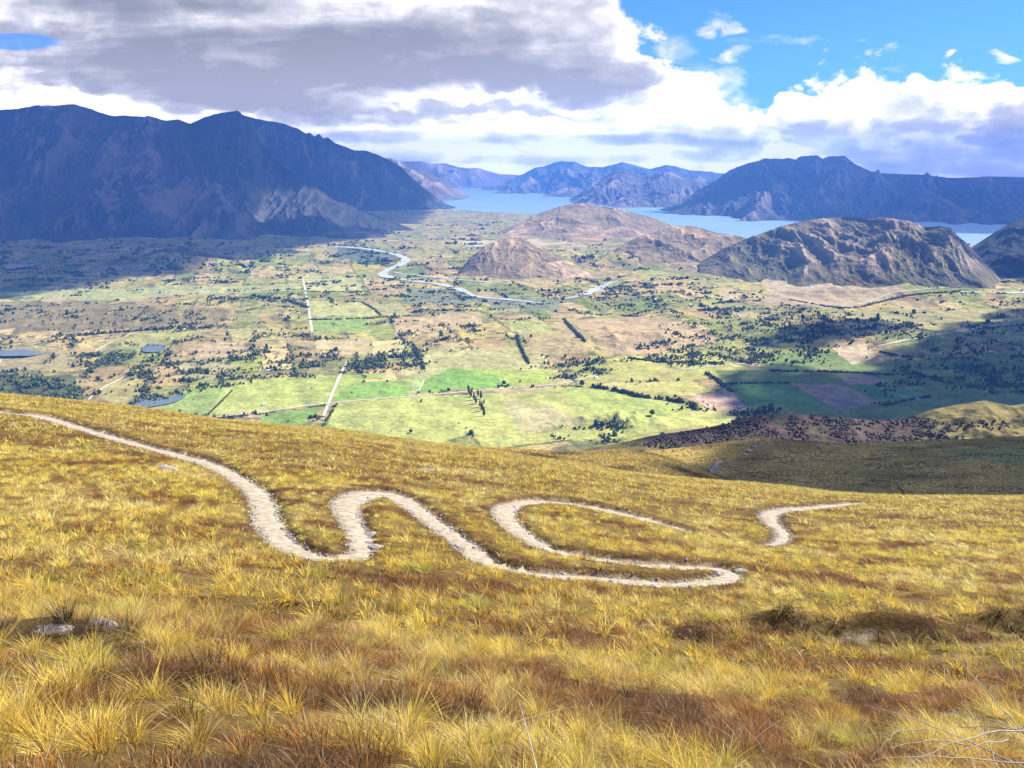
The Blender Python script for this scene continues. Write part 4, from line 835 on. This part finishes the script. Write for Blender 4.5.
vb = lookup(pts, lo, hi, m('MULTIPLY_ADD', nC, .12, U))
edge = m('ADD', m('SUBTRACT', vb, Vv), m('MULTIPLY', nA, 1.9)); edge = m('ADD', edge, m('MULTIPLY', nC, 1.3))
cov = ss(-.06, .14, edge)
def blob(px, py, rx, ry, amt, warp=1.6, ex=None):
    u0, v0 = sky_uv(px, py); du = m('DIVIDE', m('SUBTRACT', m('MULTIPLY_ADD', nB, warp*2, U), u0), rx/100); dv = m('DIVIDE', m('SUBTRACT', m('MULTIPLY_ADD', nA, warp*.8, Vv), v0), ry/100)
    q = m('ADD', m('MULTIPLY', du, du), m('MULTIPLY', dv, dv)); return m('MULTIPLY', ss(1.5, .1, q), amt)
# wisps in the blue and a gap low on the left
thin = None
for b in [(705, 26, 20, 12, .8), (738, 58, 12, 11, .5), (745, 85, 16, 14, .35), (690, 100, 60, 26, .75), (665, 75, 30, 30, .4), (765, 40, 40, 5, .2), (995, 68, 12, 6, .5), (885, 72, 10, 5, .2)]:
    t_ = m('MULTIPLY', blob(*b, warp=.9), m('MULTIPLY_ADD', nC, 7., .85), None, True); thin = t_ if thin is None else m('MAXIMUM', thin, t_)
cov = m('MAXIMUM', cov, thin, clamp=True)
hole = blob(8, 42, 55, 9, 1.0, .2); cov = m('MULTIPLY', cov, m('SUBTRACT', 1, m('MULTIPLY', ss(.2, .8, hole), .85)))
dark = None
for b in [(600, 142, 170, 7, .45, .3), (420, 138, 130, 7, .45, .3), (690, 158, 110, 6, .4, .3), (520, 160, 140, 5, .3, .2), (400, 122, 110, 5, .3, .3), (60, 10, 230, 32, .55), (330, 55, 330, 30, .75), (200, 30, 180, 25, .45), (590, 80, 110, 12, .45), (180, 90, 210, 16, .6), (90, 68, 130, 8, .25), (300, 105, 120, 9, .45), (450, 112, 110, 10, .5), (560, 118, 60, 7, .3), (850, 144, 170, 14, .36), (950, 162, 150, 13, .38), (730, 150, 60, 9, .22), (960, 112, 90, 9, .25), (430, 30, 150, 20, .45), (500, 130, 130, 6, .25), (1015, 118, 40, 25, .3), (620, 150, 60, 6, .2)]:
    t_ = blob(*b); dark = t_ if dark is None else m('ADD', dark, m('MULTIPLY', t_, m('SUBTRACT', 1, m('MINIMUM', dark, 1.))))
dark = m('MULTIPLY', dark, m('MULTIPLY_ADD', nB, 3.2, 1.05)); dark = m('ADD', dark, m('MULTIPLY', nB, 1.5)); dark = m('ADD', dark, m('MULTIPLY', nA, 1.3)); dark = m('ADD', dark, m('MULTIPLY', nC, 1.2)); dark = m('ADD', dark, .10)
# thick sunlit rims stay white
rim = ss(.55, .05, edge); dark = m('SUBTRACT', dark, m('MULTIPLY', rim, .35), clamp=True)
ramp = N.new('ShaderNodeValToRGB'); e = ramp.color_ramp.elements; e[0].position = 0; e[0].color = (1.3, 1.26, 1.22, 1); e[1].position = 1; e[1].color = (.35, .35, .355, 1)
x_ = e.new(.25); x_.color = (.88, .88, .91, 1); x_ = e.new(.55); x_.color = (.56, .56, .57, 1)
L.new(dark, ramp.inputs[0])
CL = N.new('ShaderNodeVectorMath'); CL.operation = 'SCALE'; L.new(ramp.outputs[0], CL.inputs[0]); L.new(m('MULTIPLY', m('MULTIPLY_ADD', ss(1.5, 0, Vv), 1.3, 1.0), .40/STR), CL.inputs['Scale'])
tint = N.new('ShaderNodeVectorMath'); tint.operation = 'MULTIPLY'; L.new(sky.outputs[0], tint.inputs[0]); tint.inputs[1].default_value = (.30, .60, 1.22)
wt = N.new('ShaderNodeVectorMath'); wt.operation = 'MULTIPLY'; L.new(CL.outputs[0], wt.inputs[0]); wt.inputs[1].default_value = (1.05, 1.0, .93)
mx = N.new('ShaderNodeMix'); mx.data_type = 'RGBA'; L.new(cov, mx.inputs[0]); L.new(tint.outputs[0], mx.inputs[6]); L.new(wt.outputs[0], mx.inputs[7])
L.new(mx.outputs[2], bg.inputs[0]); bg.inputs[1].default_value = STR

# ------------------------------------------------------------------ render settings
vs = S.view_settings; vs.view_transform = 'Standard'; vs.look = 'None'; vs.gamma = 1; vs.use_curve_mapping = False; vs.exposure = 1.3
S.render.engine = 'CYCLES'; cy = S.cycles
cy.use_denoising = True; cy.max_bounces = 5; cy.diffuse_bounces = 3; cy.transmission_bounces = 4; cy.transparent_max_bounces = 6; cy.volume_bounces = 1
